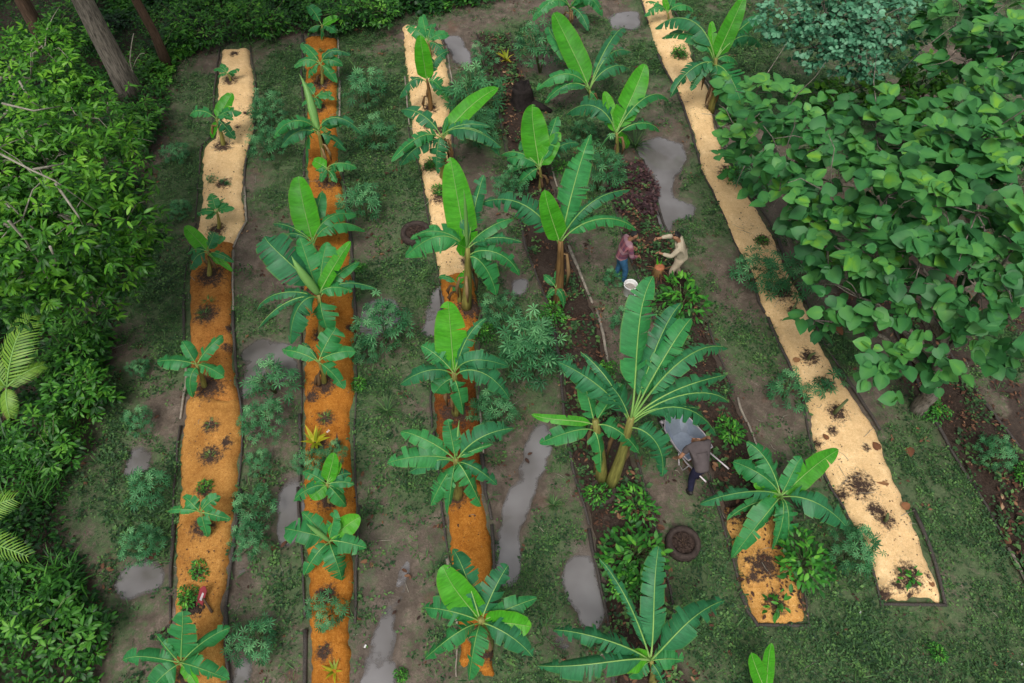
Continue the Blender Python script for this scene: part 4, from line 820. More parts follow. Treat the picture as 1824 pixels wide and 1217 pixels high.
tl = tree('left_edge_tree', G(-70, 520), G(-20, 260, 4.6), .16, left, 'leafy tree with grey twigs filling the upper left edge', M['forest'], OVATE, 100, 7, (.11, .22), .62, M['twig'], .8, 1)
rg = np.random.default_rng(8)
for pts in [[(-20, 258, 5.7), (60, 300, 5.6), (100, 325, 5.4), (165, 375, 4.8)], [(0, 185, 5.5), (60, 200, 5.4), (110, 190, 5.1)], [(100, 325, 5.4), (140, 385, 5.1), (150, 400, 4.8)], [(20, 390, 5.6), (45, 430, 4.9), (80, 492, 4.2)], [(35, 145, 5.3), (60, 180, 5.1), (75, 195, 4.9)], [(60, 300, 5.6), (115, 288, 5.3)], [(85, 440, 5.0), (95, 470, 4.6)]]:
    m = MB(); m.tube([G(*q) + rg.normal(0, .02, 3) for q in pts], [.022 * (1 - .6 * i / (len(pts) - 1)) for i in range(len(pts))], 6); m.build('branch', M['twig'], tl, np.array(tl.location))
big = {
 'A': LB([(1345, 170, 3.3, .8), (1320, 235, 2.9, .75), (1395, 205, 4., 1.), (1470, 255, 4.2, 1.1), (1400, 300, 3.6, 1.), (1480, 340, 4.2, 1.), (1330, 290, 2.6, .7), (1420, 375, 3.2, .8), (1300, 220, 2.6, .5)]),
 'B': LB([(1560, 240, 4.5, 1.2), (1640, 270, 4.8, 1.2), (1580, 350, 4.6, 1.1), (1660, 360, 4.9, 1.2), (1740, 250, 5., 1.2), (1810, 320, 5, 1.2), (1740, 380, 4.9, 1.1), (1800, 190, 4.8, 1.1), (1870, 250, 5, 1.2)]),
 'C': LB([(1470, 430, 3.5, .85), (1550, 440, 4., 1.), (1640, 460, 4.2, 1.), (1720, 490, 4.2, 1.), (1800, 450, 4.6, 1.1), (1800, 560, 4., .9), (1530, 530, 3.2, .7), (1600, 520, 3.4, .7), (1450, 570, 2.3, .45), (1475, 500, 2.8, .55), (1560, 620, 2.6, .6), (1600, 655, 2.6, .6), (1580, 690, 2.1, .4), (1870, 480, 4.6, 1.1), (1650, 570, 3.2, .6), (1735, 590, 3.0, .5), (1790, 640, 2.8, .55), (1672, 690, 1.7, .36), (1650, 640, 2.2, .4), (1690, 640, 2.6, .4)]),
 'D': LB([(1700, 45, 4.2, 1.1), (1770, 25, 4.4, 1.2), (1800, 110, 4.6, 1.1), (1720, 110, 4.0, .9), (1860, 60, 4.6, 1.2)])}
tree('broad_leaf_tree', G(1640, 735), G(1695, 590, 3.0), .17, big['C'], 'big leaved tree with its grey trunk in view beside the dark litter', M['bigleaf'], HEART, 24, 4, (.15, .33), 1, M['bark'], .5, 21, 'big leaved trees', shell=.35, nbr=10)
tree('broad_leaf_tree', G(1500, 470), G(1400, 300, 2.8), .14, big['A'], 'big leaved tree leaning over the slanting bed beside a banana', M['bigleaf'], HEART, 24, 4, (.15, .33), 1, M['bark'], .5, 22, 'big leaved trees', shell=.35)
tree('broad_leaf_tree', G(1760, 470), G(1700, 300, 4.0), .16, big['B'], 'largest big leaved tree filling the right edge of the photo', M['bigleaf'], HEART, 25, 4, (.15, .34), 1, M['bark'], .5, 23, 'big leaved trees', shell=.35)
tree('broad_leaf_tree', G(1780, 190), G(1760, 60, 3.4), .14, big['D'], 'big leaved tree in the top right corner', M['bigleaf'], HEART, 24, 4, (.15, .35), 1, M['bark'], .5, 24, 'big leaved trees', shell=.35)
fine = LB([(1400, 32, 3.4, .8), (1470, 22, 3.8, .9), (1550, 40, 3.8, .9), (1450, 85, 3., .7), (1530, 105, 3., .75), (1600, 30, 3.6, .8), (1490, 60, 3.4, .8), (1590, 90, 2.8, .6), (1500, -30, 4, 1)])
tree('fine_leaf_tree', G(1545, 150), G(1510, 50, 3.2), .09, fine, 'tree with small pale blue green leaves at the top right', M['pale_leaf'], OVATE, 130, 6, (.09, .16), 1.5, M['bark'], .5, 31)
und = LB([(1650, 130, 1.5, .7), (1700, 170, 1.4, .7), (1620, 190, 1.3, .6), (1560, 170, 1.2, .6), (1480, 170, 1.1, .6)])
tree('understorey_bush', G(1650, 190), G(1640, 150, 1.2), .05, und, 'dark bushy sapling in shade between fine leaved and big leaved trees', M['forest'], LEAF, 130, 8, (.12, .22), 1.2, M['bark_dark'], .6, 32)
# tall forest trees at the far left: unseen crowns, spread forward and thickened to shade the corner
def crown_over(b, h, r, n, rng):
    return [(np.array([b[0] + rng.normal(0, r * .5), b[1] + rng.uniform(-4, 3.), h + rng.uniform(-.4, 2.)]), r * rng.uniform(.42, .6)) for _ in range(n)]
rr = np.random.default_rng(41)
b = G(238, 172); tree('forest_tree', b, b + np.array([-.1, .1, 8.5]), .34, crown_over(b, 10, 3.2, 16, rr), 'thick grey trunk of a tall tree at the top left', M['forest'], LEAF, 60, 6, (.25, .45), 1.3, M['bark'], .6, 42, 'tall forest trees')
b = G(298, 118); tree('forest_tree', b, b + np.array([.1, .3, 8.5]), .15, crown_over(b, 10.5, 2.6, 6, rr), 'slimmer brown trunk right of the thick grey trunk', M['forest'], LEAF, 60, 6, (.25, .45), 1.3, M['bark_dark'], .6, 43, 'tall forest trees')
b = G(85, 90); tree('forest_tree', b, b + np.array([.1, .3, 8.0]), .24, crown_over(b, 9.5, 3.4, 16, rr), 'dark trunk deep in shade in the top left corner', M['forest'], LEAF, 60, 6, (.25, .45), 1.3, M['bark_dark'], .6, 44, 'tall forest trees')
b = G(236, 178); b2 = G(238, 60, 1.9); root = thing('bare_sapling', b, 'thin pale bare sapling in front of the thick grey trunk', 'sapling')
m = MB(); limb(m, b - np.array([0, 0, .1]), b2, .028, .012, rr); limb(m, b * .5 + b2 * .5, G(258, 95, 1.6), .012, .005, rr); limb(m, b * .6 + b2 * .4, G(222, 105, 1.4), .012, .005, rr); m.build('trunk', M['twig'], root, b)
def leafy_bush(px, py, lobes, lab, seed, mat='under'):
    tree('leafy_bush', G(px, py), G(px, py, .5), .03, LB(lobes), lab, M[mat], OVATE, 170, 7, (.10, .2), .7, M['stem'], .6, seed, 'bushes along the forest edge')
for i, (px, py, lobes, lab) in enumerate([(150, 75, [(130, 40, .9, .8), (170, 70, .7, .6), (100, 60, .8, .7)], 'dark bush at the foot of the thick grey trunk, left side'), (330, 70, [(320, 40, .9, .7), (360, 55, .7, .6)], 'bush right of the slim brown trunk'), (450, 50, [(440, 20, .9, .8), (480, 40, .6, .6)], 'bush at the top edge between first and second beds'),
   (650, 30, [(640, 5, .9, .7), (680, 20, .7, .6), (610, 30, .6, .5)], 'bush at the top edge between second and third beds'), (250, 250, [(235, 220, .8, .7), (265, 200, .6, .5)], 'bush at the lane edge below the thick grey trunk'), (150, 730, [(135, 690, .8, .6), (165, 700, .6, .5)], 'bush at the left lane edge right of the palm frond'),
   (150, 640, [(140, 610, .8, .6), (120, 630, .7, .6)], 'bush just below the left edge tree'), (100, 1130, [(90, 1100, .6, .6), (140, 1130, .5, .5)], 'bush in the bottom left corner'), (75, 800, [(70, 770, .7, .6), (100, 800, .5, .5)], 'bush left of the brown wet patch')]):
    leafy_bush(px, py, lobes, lab, 60 + i)

# palms at the left edge
def frond(root, off, P0, P1, wpx, rng, arch=.12):
    d = P1 - P0; L = np.linalg.norm(d); pts = bez([P0, P0 + d * .3 + np.array([0, 0, L * arch]), P0 + d * .7 + np.array([0, 0, L * arch * 1.3]), P1], 25); tan = nrm(np.gradient(pts, axis=0))
    side = nrm(np.cross(tan, np.array([0, -.4, 1.]))); no = np.cross(side, tan); W = wpx / FPX * depth(P0) / 2
    P = []; D = []; N = []; Sz = []
    for s in np.linspace(.12, .99, 34):
        i = int(s * 24); w_ = W * (.45 + .75 * math.sin(math.pi * (s * .85 + .1)))
        for sg in (-1, 1): P.append(pts[i]); D.append(side[i] * sg + tan[i] * (.45 + .5 * s) - no[i] * .15 + rng.normal(0, .03, 3)); N.append(no[i]); Sz.append(w_)
    f = scatter('frond', BLADE, np.array(P), np.array(D), np.array(N), np.array(Sz) * 1.15, rng.uniform(.3, .9, len(P)), M['palm'], root, off, 1.5)
    MB().tube(list(pts[::3]), [.02 * (1 - .7 * i / 8) for i in range(9)], 5).build('rachis', M['midrib'], f, off)
def palm(base, K, tips, lab, seed):
    rng = np.random.default_rng(seed); B = G(*base); root = thing('palm', B, lab, 'palm', 'young palms'); k = G(*K)
    MB().tube([B - np.array([0, 0, .1]), B * .5 + k * .5, k], [.09, .07, .05], 8).build('trunk', M['bark_dark'], root, B)
    for tx, ty, dz, wp in tips: frond(root, B, k, G(tx, ty, k[2] + dz), wp, rng)
palm((10, 760), (12, 690, 1.2), [(55, 562, .8, 62), (78, 650, .1, 32), (-50, 690, .3, 50), (-40, 610, .6, 50), (18, 745, -.3, 32)], 'young palm with an upright fan like frond at the left edge', 5)
palm((-90, 985), (-75, 950, 1.6), [(26, 888, .5, 50), (52, 992, .1, 46), (-30, 1030, -.2, 40), (-130, 900, .4, 50), (-70, 850, .7, 44)], 'palm whose fronds poke in from the lower left edge', 6)

# ------------------------------------------------------------------ dead leaves, stumps, ring, tools
FL = [(1485, 586, 24, 'round brown leaf on the left rim of the slanting bed, near the stub'), (1578, 861, 26, 'large round brown leaf right of the dug dark soil on the slanting bed'), (1606, 906, 20, 'brown leaf at the right rim of the slanting bed, below the dug soil'), (1413, 645, 16, 'brown leaf left of the short stub on the slanting bed'), (1418, 545, 14, 'small brown leaf high on the slanting bed near the stem stub'),
      (1438, 716, 17, 'brown leaf at the left rim, level with the leaning cut stem'), (1563, 803, 20, 'brown leaf on the slanting bed right of the broad banana'), (1472, 785, 15, 'dark curled leaf on the slanting bed above the broad banana'), (1660, 1046, 16, 'reddish leaf in the bottom right corner of the slanting bed'), (1375, 482, 22, 'brown leaf under cassava on the slanting bed'), (1616, 800, 22, 'reddish brown leaf on mud right of the slanting bed')]
rng = np.random.default_rng(55)
for px, py, wd, lab in FL:
    p = onground(px, py, bed_at(px, py)); p[2] += .075; a = rng.uniform(0, 6.28)
    o = scatter('fallen_leaf', HEART, [np.zeros(3)], [[math.cos(a), math.sin(a), .1]], [[rng.normal(0, .2), rng.normal(0, .2), 1]], wd * .8 / FPX * depth(p), rng.random(1), M['fallen']); o.location = p
    tag(o, lab, 'fallen leaf', 'big fallen leaves')
b = onground(930, 190); root = thing('burnt_stump', b, 'black burnt tree stump among far bananas', 'stump')
m = MB(); rj = np.random.default_rng(2); P = []
n = 18
for zi, z in enumerate([-.1, .08, .35, .6, .75]):
    for k in range(n):
        a = k * 6.283 / n; r = [.52, .38, .31, .29, .27][zi] * (1 + .16 * math.sin(a * 3 + zi) + rj.normal(0, .04)); P.append(np.array([math.cos(a) * r, math.sin(a) * r, z + (rj.normal(0, .07) if zi == 4 else 0)]))
P.append(np.array([0, 0, .42])); m.V = P; m.T = [.5] * len(P)
m.F = [(i * n + k, i * n + (k + 1) % n, (i + 1) * n + (k + 1) % n, (i + 1) * n + k) for i in range(4) for k in range(n)] + [(4 * n + k, 4 * n + (k + 1) % n, 5 * n) for k in range(n)]; m.mi = [0] * len(m.F)
m.build('stump_body', M['char'], root); MB().tube([(.25, -.1, .2), (.6, -.12, .08), (.9, -.2, -.02)], [.16, .11, .06], 8).build('root_flare', M['char'], root)
def ring(px, py, rpx, lab, h=.26):
    b = onground(px, py); R = rpx / FPX * depth(b); root = thing('tyre_planter', b, lab, 'tyre', 'old tyres filled with soil')
    MB().lathe([(R * .72, 0), (R * .98, .02), (R, h * .5), (R * .96, h * .9), (R * .82, h), (R * .68, h * .92), (R * .66, h * .55)], 28).build('tyre', M['rubber'], root)
    m = MB(); m.lathe([(R * .67, h * .6), (R * .5, h * .68), (R * .25, h * .62), (0.001, h * .66)], 20)
    rj = np.random.default_rng(3)
    for i in range(34):
        a, d, s = rj.uniform(0, 6.28), R * .62 * math.sqrt(rj.random()), rj.uniform(.015, .05); m.lathe([(0.001, -.01), (s, 0), (s * .8, s * .6), (.001, s * .8)], 6, (math.cos(a) * d, math.sin(a) * d, h * .64))
    m.build('soil_fill', M['soil'], root); m = MB()
    for i in range(9):
        a, d = rj.uniform(0, 6.28), R * .3 * rj.random(); p = np.array([math.cos(a) * d, math.sin(a) * d, h * .7]); m.tube([p, p + rj.normal(0, .1, 3)], .006, 4)
    m.build('twigs', M['bark_dark'], root)
M['rubber'] = plain('old_rubber', (.045, .032, .027), .85, .5, 14, .25, .6)
ring(1214, 972, 31, 'soil filled old tyre right of the bright green shrub'); ring(742, 420, 28, 'soil filled old tyre left of the pale third bed', .2); ring(1072, 880, 25, 'soil filled old tyre beside the slender banana foot', .22)
# cut banana stump between the two standing people
b = onground(1170, 492, 'b5'); root = thing('cut_stump', b, 'short banana stump with a reddish fresh cut, between two standing people', 'stump')
MB().tube([(0, 0, -.05), (0, 0, .2), (.01, 0, .36)], [.17, .13, .12], 12).build('stump_body', M['pseudo_brown'], root)
M['cut'] = plain('fresh_cut', (.36, .13, .06), .7, .3, 20, .2, .3); MB().lathe([(.122, .355), (.12, .375), (.06, .385), (.001, .38)], 16, (.01, 0, 0)).build('cut_face', M['cut'], root)
rj = np.random.default_rng(9); a = rj.uniform(0, 6.28, 16)
scatter('dry_leaves', BLADE, np.stack([np.cos(a) * .12, np.sin(a) * .12, rj.uniform(.1, .3, 16)], -1), np.stack([np.cos(a), np.sin(a), rj.uniform(-1, .6, 16)], -1), np.stack([-np.cos(a) * .2, -np.sin(a) * .2, 0 * a + 1], -1), rj.uniform(.2, .4, 16), rj.random(16), M['litter'], root, width=1.8)
scatter('sprout', BLADE, [(-.02, .05, .3), (.0, .05, .3)], [(-.2, .1, 1), (.25, .1, 1)], [(0, -1, .3), (0, -1, .3)], [.3, .22], [.8, .6], M['ban_new'], root, width=3)
# red blade with a wooden handle, standing in the tan bed
M['redpaint'] = plain('red_paint', (.20, .008, .016), .4, .35, 8, .5, .1); M['wood'] = plain('worn_wood', (.10, .06, .035), .8, .5, 10, .25, .4, stretch=(3, 3, 12)); M['steel'] = plain('scratched_steel', (.45, .40, .42), .4, .3, 14, .5, .1, .4)
b = onground(354, 1082, 'b1'); root = thing('garden_hoe', b, 'red garden blade stuck upright in the tan bed with its dark handle', 'hoe')
P0, P1 = G(356, 1074, .18), G(363, 1048, .36); ax_ = nrm(P1 - P0); sd = nrm(np.cross(ax_, [0, -.6, .8])); no = np.cross(sd, ax_); m = MB(); V = []
for s, wd in [(-.12, .05), (.0, .062), (.26, .066), (.33, .02)]:
    for x_ in (-1, 1):
        for t_ in (-1, 1): V.append(P0 + ax_ * s + sd * wd * x_ + no * .005 * t_)
m.V = V; m.T = [.5] * 16; m.F = [(0, 1, 3, 2)] + [q for i in range(3) for q in ((4 * i, 4 * i + 2, 4 * i + 6, 4 * i + 4), (4 * i + 1, 4 * i + 5, 4 * i + 7, 4 * i + 3), (4 * i, 4 * i + 4, 4 * i + 5, 4 * i + 1), (4 * i + 2, 4 * i + 3, 4 * i + 7, 4 * i + 6))] + [(12, 14, 15, 13)]; m.mi = [0] * len(m.F)
bl = m.build('blade', M['redpaint'], root, b, False)
q = P0 + no * .009; m = MB(); m.quad(q + sd * -.02 + ax_ * .06, q + sd * .022 + ax_ * .05, q + sd * .03 + ax_ * .2, q + sd * .0 + ax_ * .21); m.build('scraped_patch', M['steel'], bl, b, False)
MB().tube([G(362, 1066, .24), G(371, 1080, .2), G(378, 1091, .17)], [.022, .022, .026], 8).build('handle', M['wood'], root, b)
m = MB()
for i in range(70): m.lathe([(.001, -.02), (.03, 0), (.02, .02), (.001, .03)], 6, G(345 + rj.normal(0, 9), 1085 + rj.normal(0, 4), .14) - b)
tag(m.build('loose_soil', M['soil'], root), kind='stuff')
# upright red spike on the second bed
b = onground(602, 800, 'b2'); root = thing('red_spike_plant', b, 'dark red sword leaved plant on the orange second bed', 'plant')
scatter('leaf_rosette', BLADE, [(0, 0, 0)] * 4, [(.1, .1, 1), (.3, .0, 1), (-.2, .1, 1), (.1, -.3, 1)], [(0, -1, .2)] * 4, [.5, .34, .3, .25], [.6, .4, .5, .3], M['red_leaf'], root, width=2.6)
# white litter scraps
M['white'] = plain('white_plastic', (.74, .74, .72), .45, .08, 8, .4, .1); M['paper'] = plain('white_scrap', (.6, .6, .58), .6, .2, 20, .3, .2)
for px, py, s, lab in [(118, 1098, .22, 'crumpled white scrap in the undergrowth, bottom left'), (651, 1152, .055, 'small white scrap beside the long lower ditch'), (1131, 527, .07, 'white scrap below the bucket'), (1531, 1092, .05, 'tiny white scrap on grass left of the slanting bed foot'), (1815, 1182, .08, 'white scrap in the bottom right corner'), (585, 770, .07, 'white scrap on the orange bed behind the strap plant')]:
    b = onground(px, py, bed_at(px, py)); n = 7; V = [(s * (i / (n - 1) - .5), s * .6 * (j / (n - 1) - .5), .03 + s * .25 * rj.random()) for j in range(n) for i in range(n)]; F = [(j * n + i, j * n + i + 1, (j + 1) * n + i + 1, (j + 1) * n + i) for j in range(n - 1) for i in range(n - 1)]
    o = ob('plastic_scrap', mesh_py('plastic_scrap', V, F, M['paper'])); o.location = b + np.array([0, 0, .15 if px < 130 else .02]); o.rotation_euler.z = rj.uniform(0, 3); tag(o, lab, 'litter', 'white scraps')
# bucket
b = onground(1120, 523); root = thing('bucket', b, 'white plastic bucket holding grey mix, beside the person in plaid', 'bucket')
MB().lathe([(.001, .0), (.125, .0), (.13, .01), (.155, .34), (.165, .345), (.166, .375), (.158, .38), (.150, .37), (.148, .33), (.128, .06), (.001, .055)], 32).build('pail', M['white'], root)
M['grey_mix'] = plain('grey_compost', (.30, .27, .24), .95, .5, 60, .1, 1); m = MB(); m.lathe([(.142, .24), (.10, .265), (.05, .25), (.001, .27)], 20); m.build('contents', M['grey_mix'], root)
MB().tube([(math.cos(a) * .168, math.sin(a) * .168 * .98, .335 - .14 * math.sin(a) ** 2 * (a < 3.2)) for a in np.linspace(3.25, 6.2, 12)], .004, 5).build('handle', M['steel'], root)
MB().quad((-.05, -.152, .12), (.04, -.152, .12), (.04, -.157, .17), (-.05, -.157, .17)).build('label_smudge', M['soil'], root, smooth=False)
# wheelbarrow: nose up-left in the picture, handles towards the bent person
def wheelbarrow():
    A, Bp = G(1200, 752, .55), G(1247, 812, .55); c = (A + Bp) / 2; c[2] = 0; d = nrm((A - Bp) * np.array([1, 1, 0])); yaw = math.atan2(d[1], d[0]) - math.pi / 2
    root = thing('wheelbarrow', c, 'grey steel wheelbarrow with an empty tray, pushed by the bent person', 'wheelbarrow'); root.rotation_euler.z = yaw
    M['tray'] = plain('tray_steel', (.30, .34, .40), .32, .15, 7, .5, .1, .55)
    top = [(-.30, -.42), (.30, -.42), (.34, -.1), (.30, .35), (.17, .52), (-.17, .52), (-.30, .35), (-.34, -.1)]; bot = [(-.2, -.24), (.2, -.24), (.22, -.05), (.19, .16), (.1, .24), (-.1, .24), (-.19, .16), (-.22, -.05)]
    n = 8; V = [(x, y, .62) for x, y in top] + [(x, y, .34) for x, y in bot] + [(x * 1.02, y * 1.02, .61) for x, y in top] + [(x * 1.06, y * 1.06, .325) for x, y in bot]
    F = [tuple(range(n, 2 * n))] + [(k, (k + 1) % n, n + (k + 1) % n, n + k) for k in range(n)] + [(2 * n + k, 3 * n + k, 3 * n + (k + 1) % n, 2 * n + (k + 1) % n) for k in range(n)] + [tuple(range(3 * n, 4 * n))[::-1]]
    tr = ob('tray', mesh_py('tray', V, F, M['tray'], False), root)
    MB().tube([(x * 1.01, y * 1.01, .622) for x, y in top + top[:1]], .014, 7).build('rim', M['steel'], tr)
    for s in (-1, 1):
        MB().tube([(s * .08, .66, .2), (s * .2, .2, .31), (s * .27, -.4, .42), (s * .28, -.95, .62)], .017, 8).build('handle', M['steel'], root)
        MB().tube([(s * .24, -.12, .34), (s * .25, -.25, .02), (s * .25, -.38, .02), (s * .26, -.46, .42)], .014, 7).build('leg', M['steel'], root)
    w_ = MB(); w_.lathe([(.10, -.03), (.17, -.042), (.2, -.03), (.205, 0), (.2, .03), (.17, .042), (.10, .03)], 26); o = w_.build('wheel', M['rubber'], root); o.rotation_euler = (0, math.pi / 2, 0); o.location = (0, .66, .205)
    MB().tube([(0, 0, -.09), (0, 0, .09)], .05, 10).build('hub', M['steel'], o)
    return root, d
WB, WD = wheelbarrow()

# ------------------------------------------------------------------ people
def skin(verts, edges, rad, root_i=0, sub=2):
    me = bpy.data.meshes.new('t'); me.from_pydata([tuple(v) for v in verts], edges, []); o = bpy.data.objects.new('t', me); C.objects.link(o)
    md = o.modifiers.new('s', 'SKIN'); md.use_smooth_shade = True
    for i, r in enumerate(rad):
        sv = me.skin_vertices[0].data[i]; sv.radius = (r, r) if np.isscalar(r) else r; sv.use_root = (i == root_i)
    if sub: o.modifiers.new('u', 'SUBSURF').levels = sub
    dg = bpy.context.evaluated_depsgraph_get(); ev = o.evaluated_get(dg); m2 = bpy.data.meshes.new_from_object(ev)
    bpy.data.objects.remove(o); return m2
def join(name, ms, mats):
    bm = bmesh.new()
    for m in ms: bm.from_mesh(m)
    out = bpy.data.meshes.new(name); bm.to_mesh(out); bm.free()
    for m in mats: out.materials.append(m)
    for p in out.polygons: p.use_smooth = True
    return out
M['skin'] = plain('skin', (.30, .15, .085), .55, .12, 9, .35, .05); M['hair'] = plain('black_hair', (.012, .010, .010), .5, .4, 40, .4, .5)
def plaid():
    m, t, p, out = newmat('plaid_shirt'); v = objc(t); sx = nd(t, 'ShaderNodeSeparateXYZ'); t.links.new(v, sx.inputs[0]); col = (.17, .05, .075)
    c = None
    for ax_i, f, cc in ((2, 46, (.09, .04, .09)), (0, 40, (.34, .12, .13)), (2, 23, (.36, .22, .24))):
        s = math_(t, 'SINE', math_(t, 'MULTIPLY', sx.outputs[ax_i], f)); g = math_(t, 'GREATER_THAN', s, .45 if f < 30 else .1); c = mix(t, math_(t, 'MULTIPLY', g, .6), c if c else col, cc)
    t.links.new(c, p.inputs['Base Color']); p.inputs['Roughness'].default_value = .9; return m
M['plaid'] = plaid(); M['beige'] = plain('beige_cloth', (.42, .36, .26), .9, .14, 10, .15, .3); M['beige_trs'] = plain('beige_trousers', (.40, .33, .24), .9, .18, 10, .15, .3); M['greytee'] = plain('dark_grey_tee', (.085, .070, .070), .9, .15, 8, .15, .3)
M['denim'] = plain('blue_denim', (.03, .10, .19), .85, .25, 14, .2, .3); M['navy'] = plain('navy_trousers', (.018, .018, .04), .9, .3, 12, .15, .3); M['boot'] = plain('dark_boot', (.02, .017, .015), .6, .3, 9, .4, .2)
def person(px, py, lab, yaw, J, shirt, trs, sleeve, onb=False):
    """J: joint positions in the body's own frame, facing +Y, feet at z=0."""
    b = onground(px, py, onb); b[2] += .02 if not onb else .01; root = thing('person', b, lab, 'person', None, yaw)
    J = {k: np.array(v, float) for k, v in J.items()}
    pe, ch, nk, hd = J['pelvis'], J['chest'], J['neck'], J['head']; up = nrm(hd - nk); fw = J['face']; rt = nrm(np.cross(fw, up))
    V = [pe, pe * .5 + ch * .5, ch, nk, hd - up * .055, hd + up * .045, hd + up * .10]; R = [.07, .07, .075, .045, .070, .088, .055]; E = [(0, 1), (1, 2), (2, 3), (3, 4), (4, 5), (5, 6)]
    def add(p, r, frm): V.append(np.array(p)); R.append(r); E.append((frm, len(V) - 1)); return len(V) - 1
    add(hd - up * .01 + fw * .105, .014, 5); add(hd - up * .075 + fw * .075, .02, 4)
    for s in (-1, 1): add(hd + rt * .088 * s, .014, 5)
    hands = []
    for s in 'LR':
        i = add(J['sh' + s], .042, 2); i = add(J['el' + s], .042, i); i = add(J['wr' + s], .028, i)
        dr = nrm(J['wr' + s] - J['el' + s]); pm_ = J['wr' + s] + dr * .075; i = add(pm_, .034, i); hands.append((pm_, dr))
        i = add(J['hip' + s], .06, 0); i = add(J['kn' + s], .058, i); i = add(J['an' + s], .038, i); add(J['an' + s] + J.get('toe', np.array([0, .15, -.05])), .032, i)
    ms = [skin(V, E, R)]
    for pm_, dr in hands:
        a = nrm(np.cross(dr, [.3, .2, 1])); c_ = np.cross(a, dr)
        for k in range(4):
            o_ = a * (.024 * (k - 1.5)); L_ = [.07, .08, .075, .055][k]; q = pm_ + dr * .01 + o_
            ms.append(skin([q, q + dr * L_ * .55 - c_ * .012, q + dr * L_ * .8 - c_ * .04], [(0, 1), (1, 2)], [.0095, .0085, .007], 0, 1))
        q = pm_ - dr * .03 + a * .03; ms.append(skin([q, q + a * .028 + dr * .03, q + a * .03 + dr * .062 - c_ * .015], [(0, 1), (1, 2)], [.011, .010, .008], 0, 1))
    ob('body', join('body', ms, [M['skin']]), root)
    # shirt
    V2 = [pe + (ch - pe) * -.22, pe * .55 + ch * .45, ch, ch * .35 + nk * .65]; R2 = [.165, .155, .172, .105]; E2 = [(0, 1), (1, 2), (2, 3)]
    def a2(V, R, E, p, r, f): V.append(np.array(p)); R.append(r); E.append((f, len(V) - 1)); return len(V) - 1
    for s in 'LR':
        i = a2(V2, R2, E2, J['sh' + s], .078, 2)
        if sleeve == 'long': i = a2(V2, R2, E2, J['el' + s], .060, i); a2(V2, R2, E2, J['el' + s] * .12 + J['wr' + s] * .88, .045, i)
        else: a2(V2, R2, E2, J['sh' + s] * .4 + J['el' + s] * .6, .066, i)
    ob('shirt', join('shirt', [skin(V2, E2, R2, 1)], [M[shirt]]), root)
    V3 = [pe + (ch - pe) * .25, pe - (ch - pe) * .06]; R3 = [.14, .146]; E3 = [(0, 1)]
    for s in 'LR':
        i = a2(V3, R3, E3, J['hip' + s] * .75 + J['kn' + s] * .25, .098, 1); i = a2(V3, R3, E3, J['kn' + s], .076, i); a2(V3, R3, E3, J['an' + s] * .85 + J['kn' + s] * .15, .062, i)
    ob('trousers', join('trousers', [skin(V3, E3, R3, 0)], [M[trs]]), root)
    for s in 'LR':
        t_ = J.get('toe', np.array([0, .15, -.05])); ob('boot', join('boot', [skin([J['an' + s] + np.array([0, 0, .13]), J['an' + s] - np.array([0, 0, .03]), J['an' + s] + t_], [(0, 1), (1, 2)], [.055, .052, .045], 1)], [M['denim'] if trs == 'denim' else M['boot']]), root)
    hb = -fw; ob('hair', join('hair', [skin([hd + up * .04 + hb * .045, hd + up * .085 + hb * .005, hd + up * .075 + fw * .055, hd - up * .03 + hb * .06, hd + up * .02 + rt * .055 + hb * .02, hd + up * .02 - rt * .055 + hb * .02], [(0, 1), (1, 2), (0, 3), (0, 4), (0, 5)], [.085, .075, .045, .06, .062, .062], 0)], [M['hair']]), root)
    for s in (-1, 1):
        m = MB(); m.lathe([(.001, -.011), (.009, -.006), (.011, 0), (.009, .006), (.001, .011)], 8, hd + up * .012 + fw * .086 + rt * .032 * s); m.build('eye', M['hair'], root)
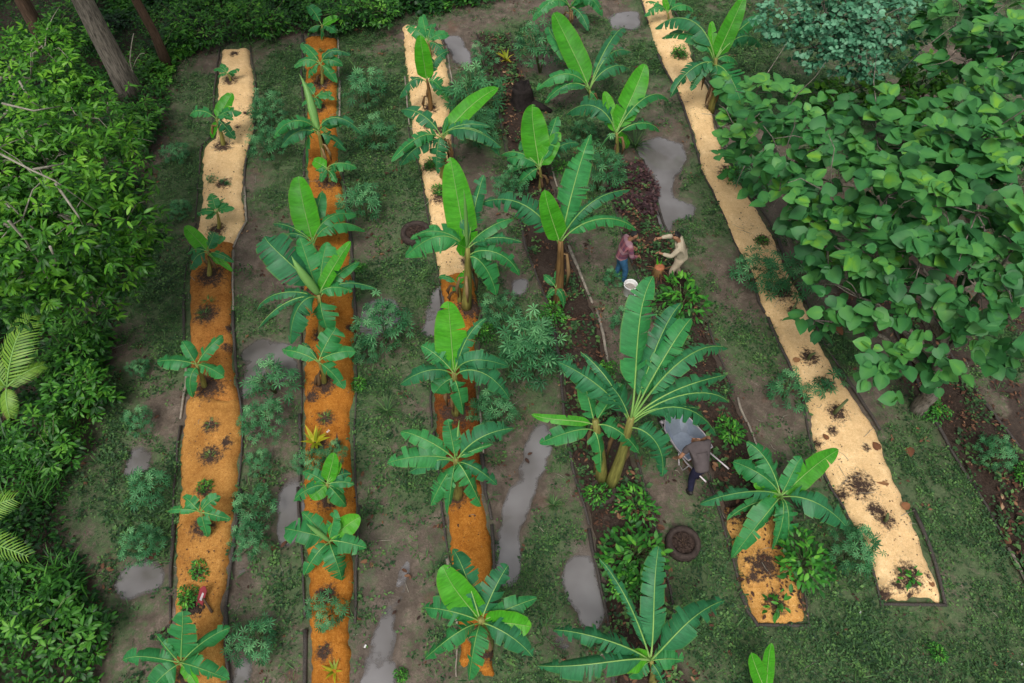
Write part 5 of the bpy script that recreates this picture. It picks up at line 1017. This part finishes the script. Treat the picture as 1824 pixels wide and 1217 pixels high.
    m = MB(); q = hd - up * .045 + fw * .088; m.tube([q - rt * .022, q, q + rt * .022], .006, 5); m.build('mouth', M['cut'], root)
    return root
n_ = lambda *v: nrm(np.array(v, float))
person(1099, 500, 'person in a plaid maroon shirt and blue boots, head bowed, standing by the bucket', math.radians(-78),
 dict(pelvis=(0, 0, .90), chest=(0, .07, 1.25), neck=(0, .12, 1.44), head=(0, .20, 1.56), face=n_(0, .8, -.6), shL=(-.18, .10, 1.36), elL=(-.24, .14, 1.08), wrL=(-.16, .32, .98), shR=(.18, .10, 1.36), elR=(.25, .14, 1.08), wrR=(.14, .34, .96), hipL=(-.09, 0, .86), knL=(-.10, .04, .47), anL=(-.11, -.02, .08), hipR=(.09, 0, .86), knR=(.11, .12, .48), anR=(.12, .12, .08)), 'plaid', 'denim', 'long')
person(1200, 500, 'person in beige shirt and trousers with dark hair, reaching towards the stump', math.radians(82),
 dict(pelvis=(0, -.02, .88), chest=(0, .08, 1.22), neck=(0, .16, 1.41), head=(0, .23, 1.53), face=n_(0, .75, -.66), shL=(-.18, .12, 1.32), elL=(-.22, .26, 1.08), wrL=(-.12, .48, 1.04), shR=(.18, .12, 1.32), elR=(.26, .34, 1.26), wrR=(.20, .56, 1.22), hipL=(-.09, 0, .85), knL=(-.12, .14, .47), anL=(-.13, .08, .08), hipR=(.09, 0, .85), knR=(.11, .02, .46), anR=(.13, -.12, .08)), 'beige', 'beige_trs', 'long')
yw = math.atan2(WD[1], WD[0]) - math.pi / 2
person(1233, 868, 'person in dark grey tee bent over the wheelbarrow, seen from behind', yw * .35,
 dict(pelvis=(0, .02, .86), chest=(0, .32, 1.12), neck=(.02, .45, 1.10), head=(.04, .53, .96), face=n_(0, -.1, -1.), shL=(-.19, .38, 1.12), elL=(-.34, .30, .90), wrL=(-.33, .40, .68), shR=(.19, .38, 1.12), elR=(.30, .56, 1.02), wrR=(.16, .62, .76), hipL=(-.09, .02, .83), knL=(-.10, .02, .45), anL=(-.12, -.16, .08), hipR=(.09, .02, .83), knR=(.11, .14, .46), anR=(.12, .14, .08)), 'greytee', 'navy', 'short')
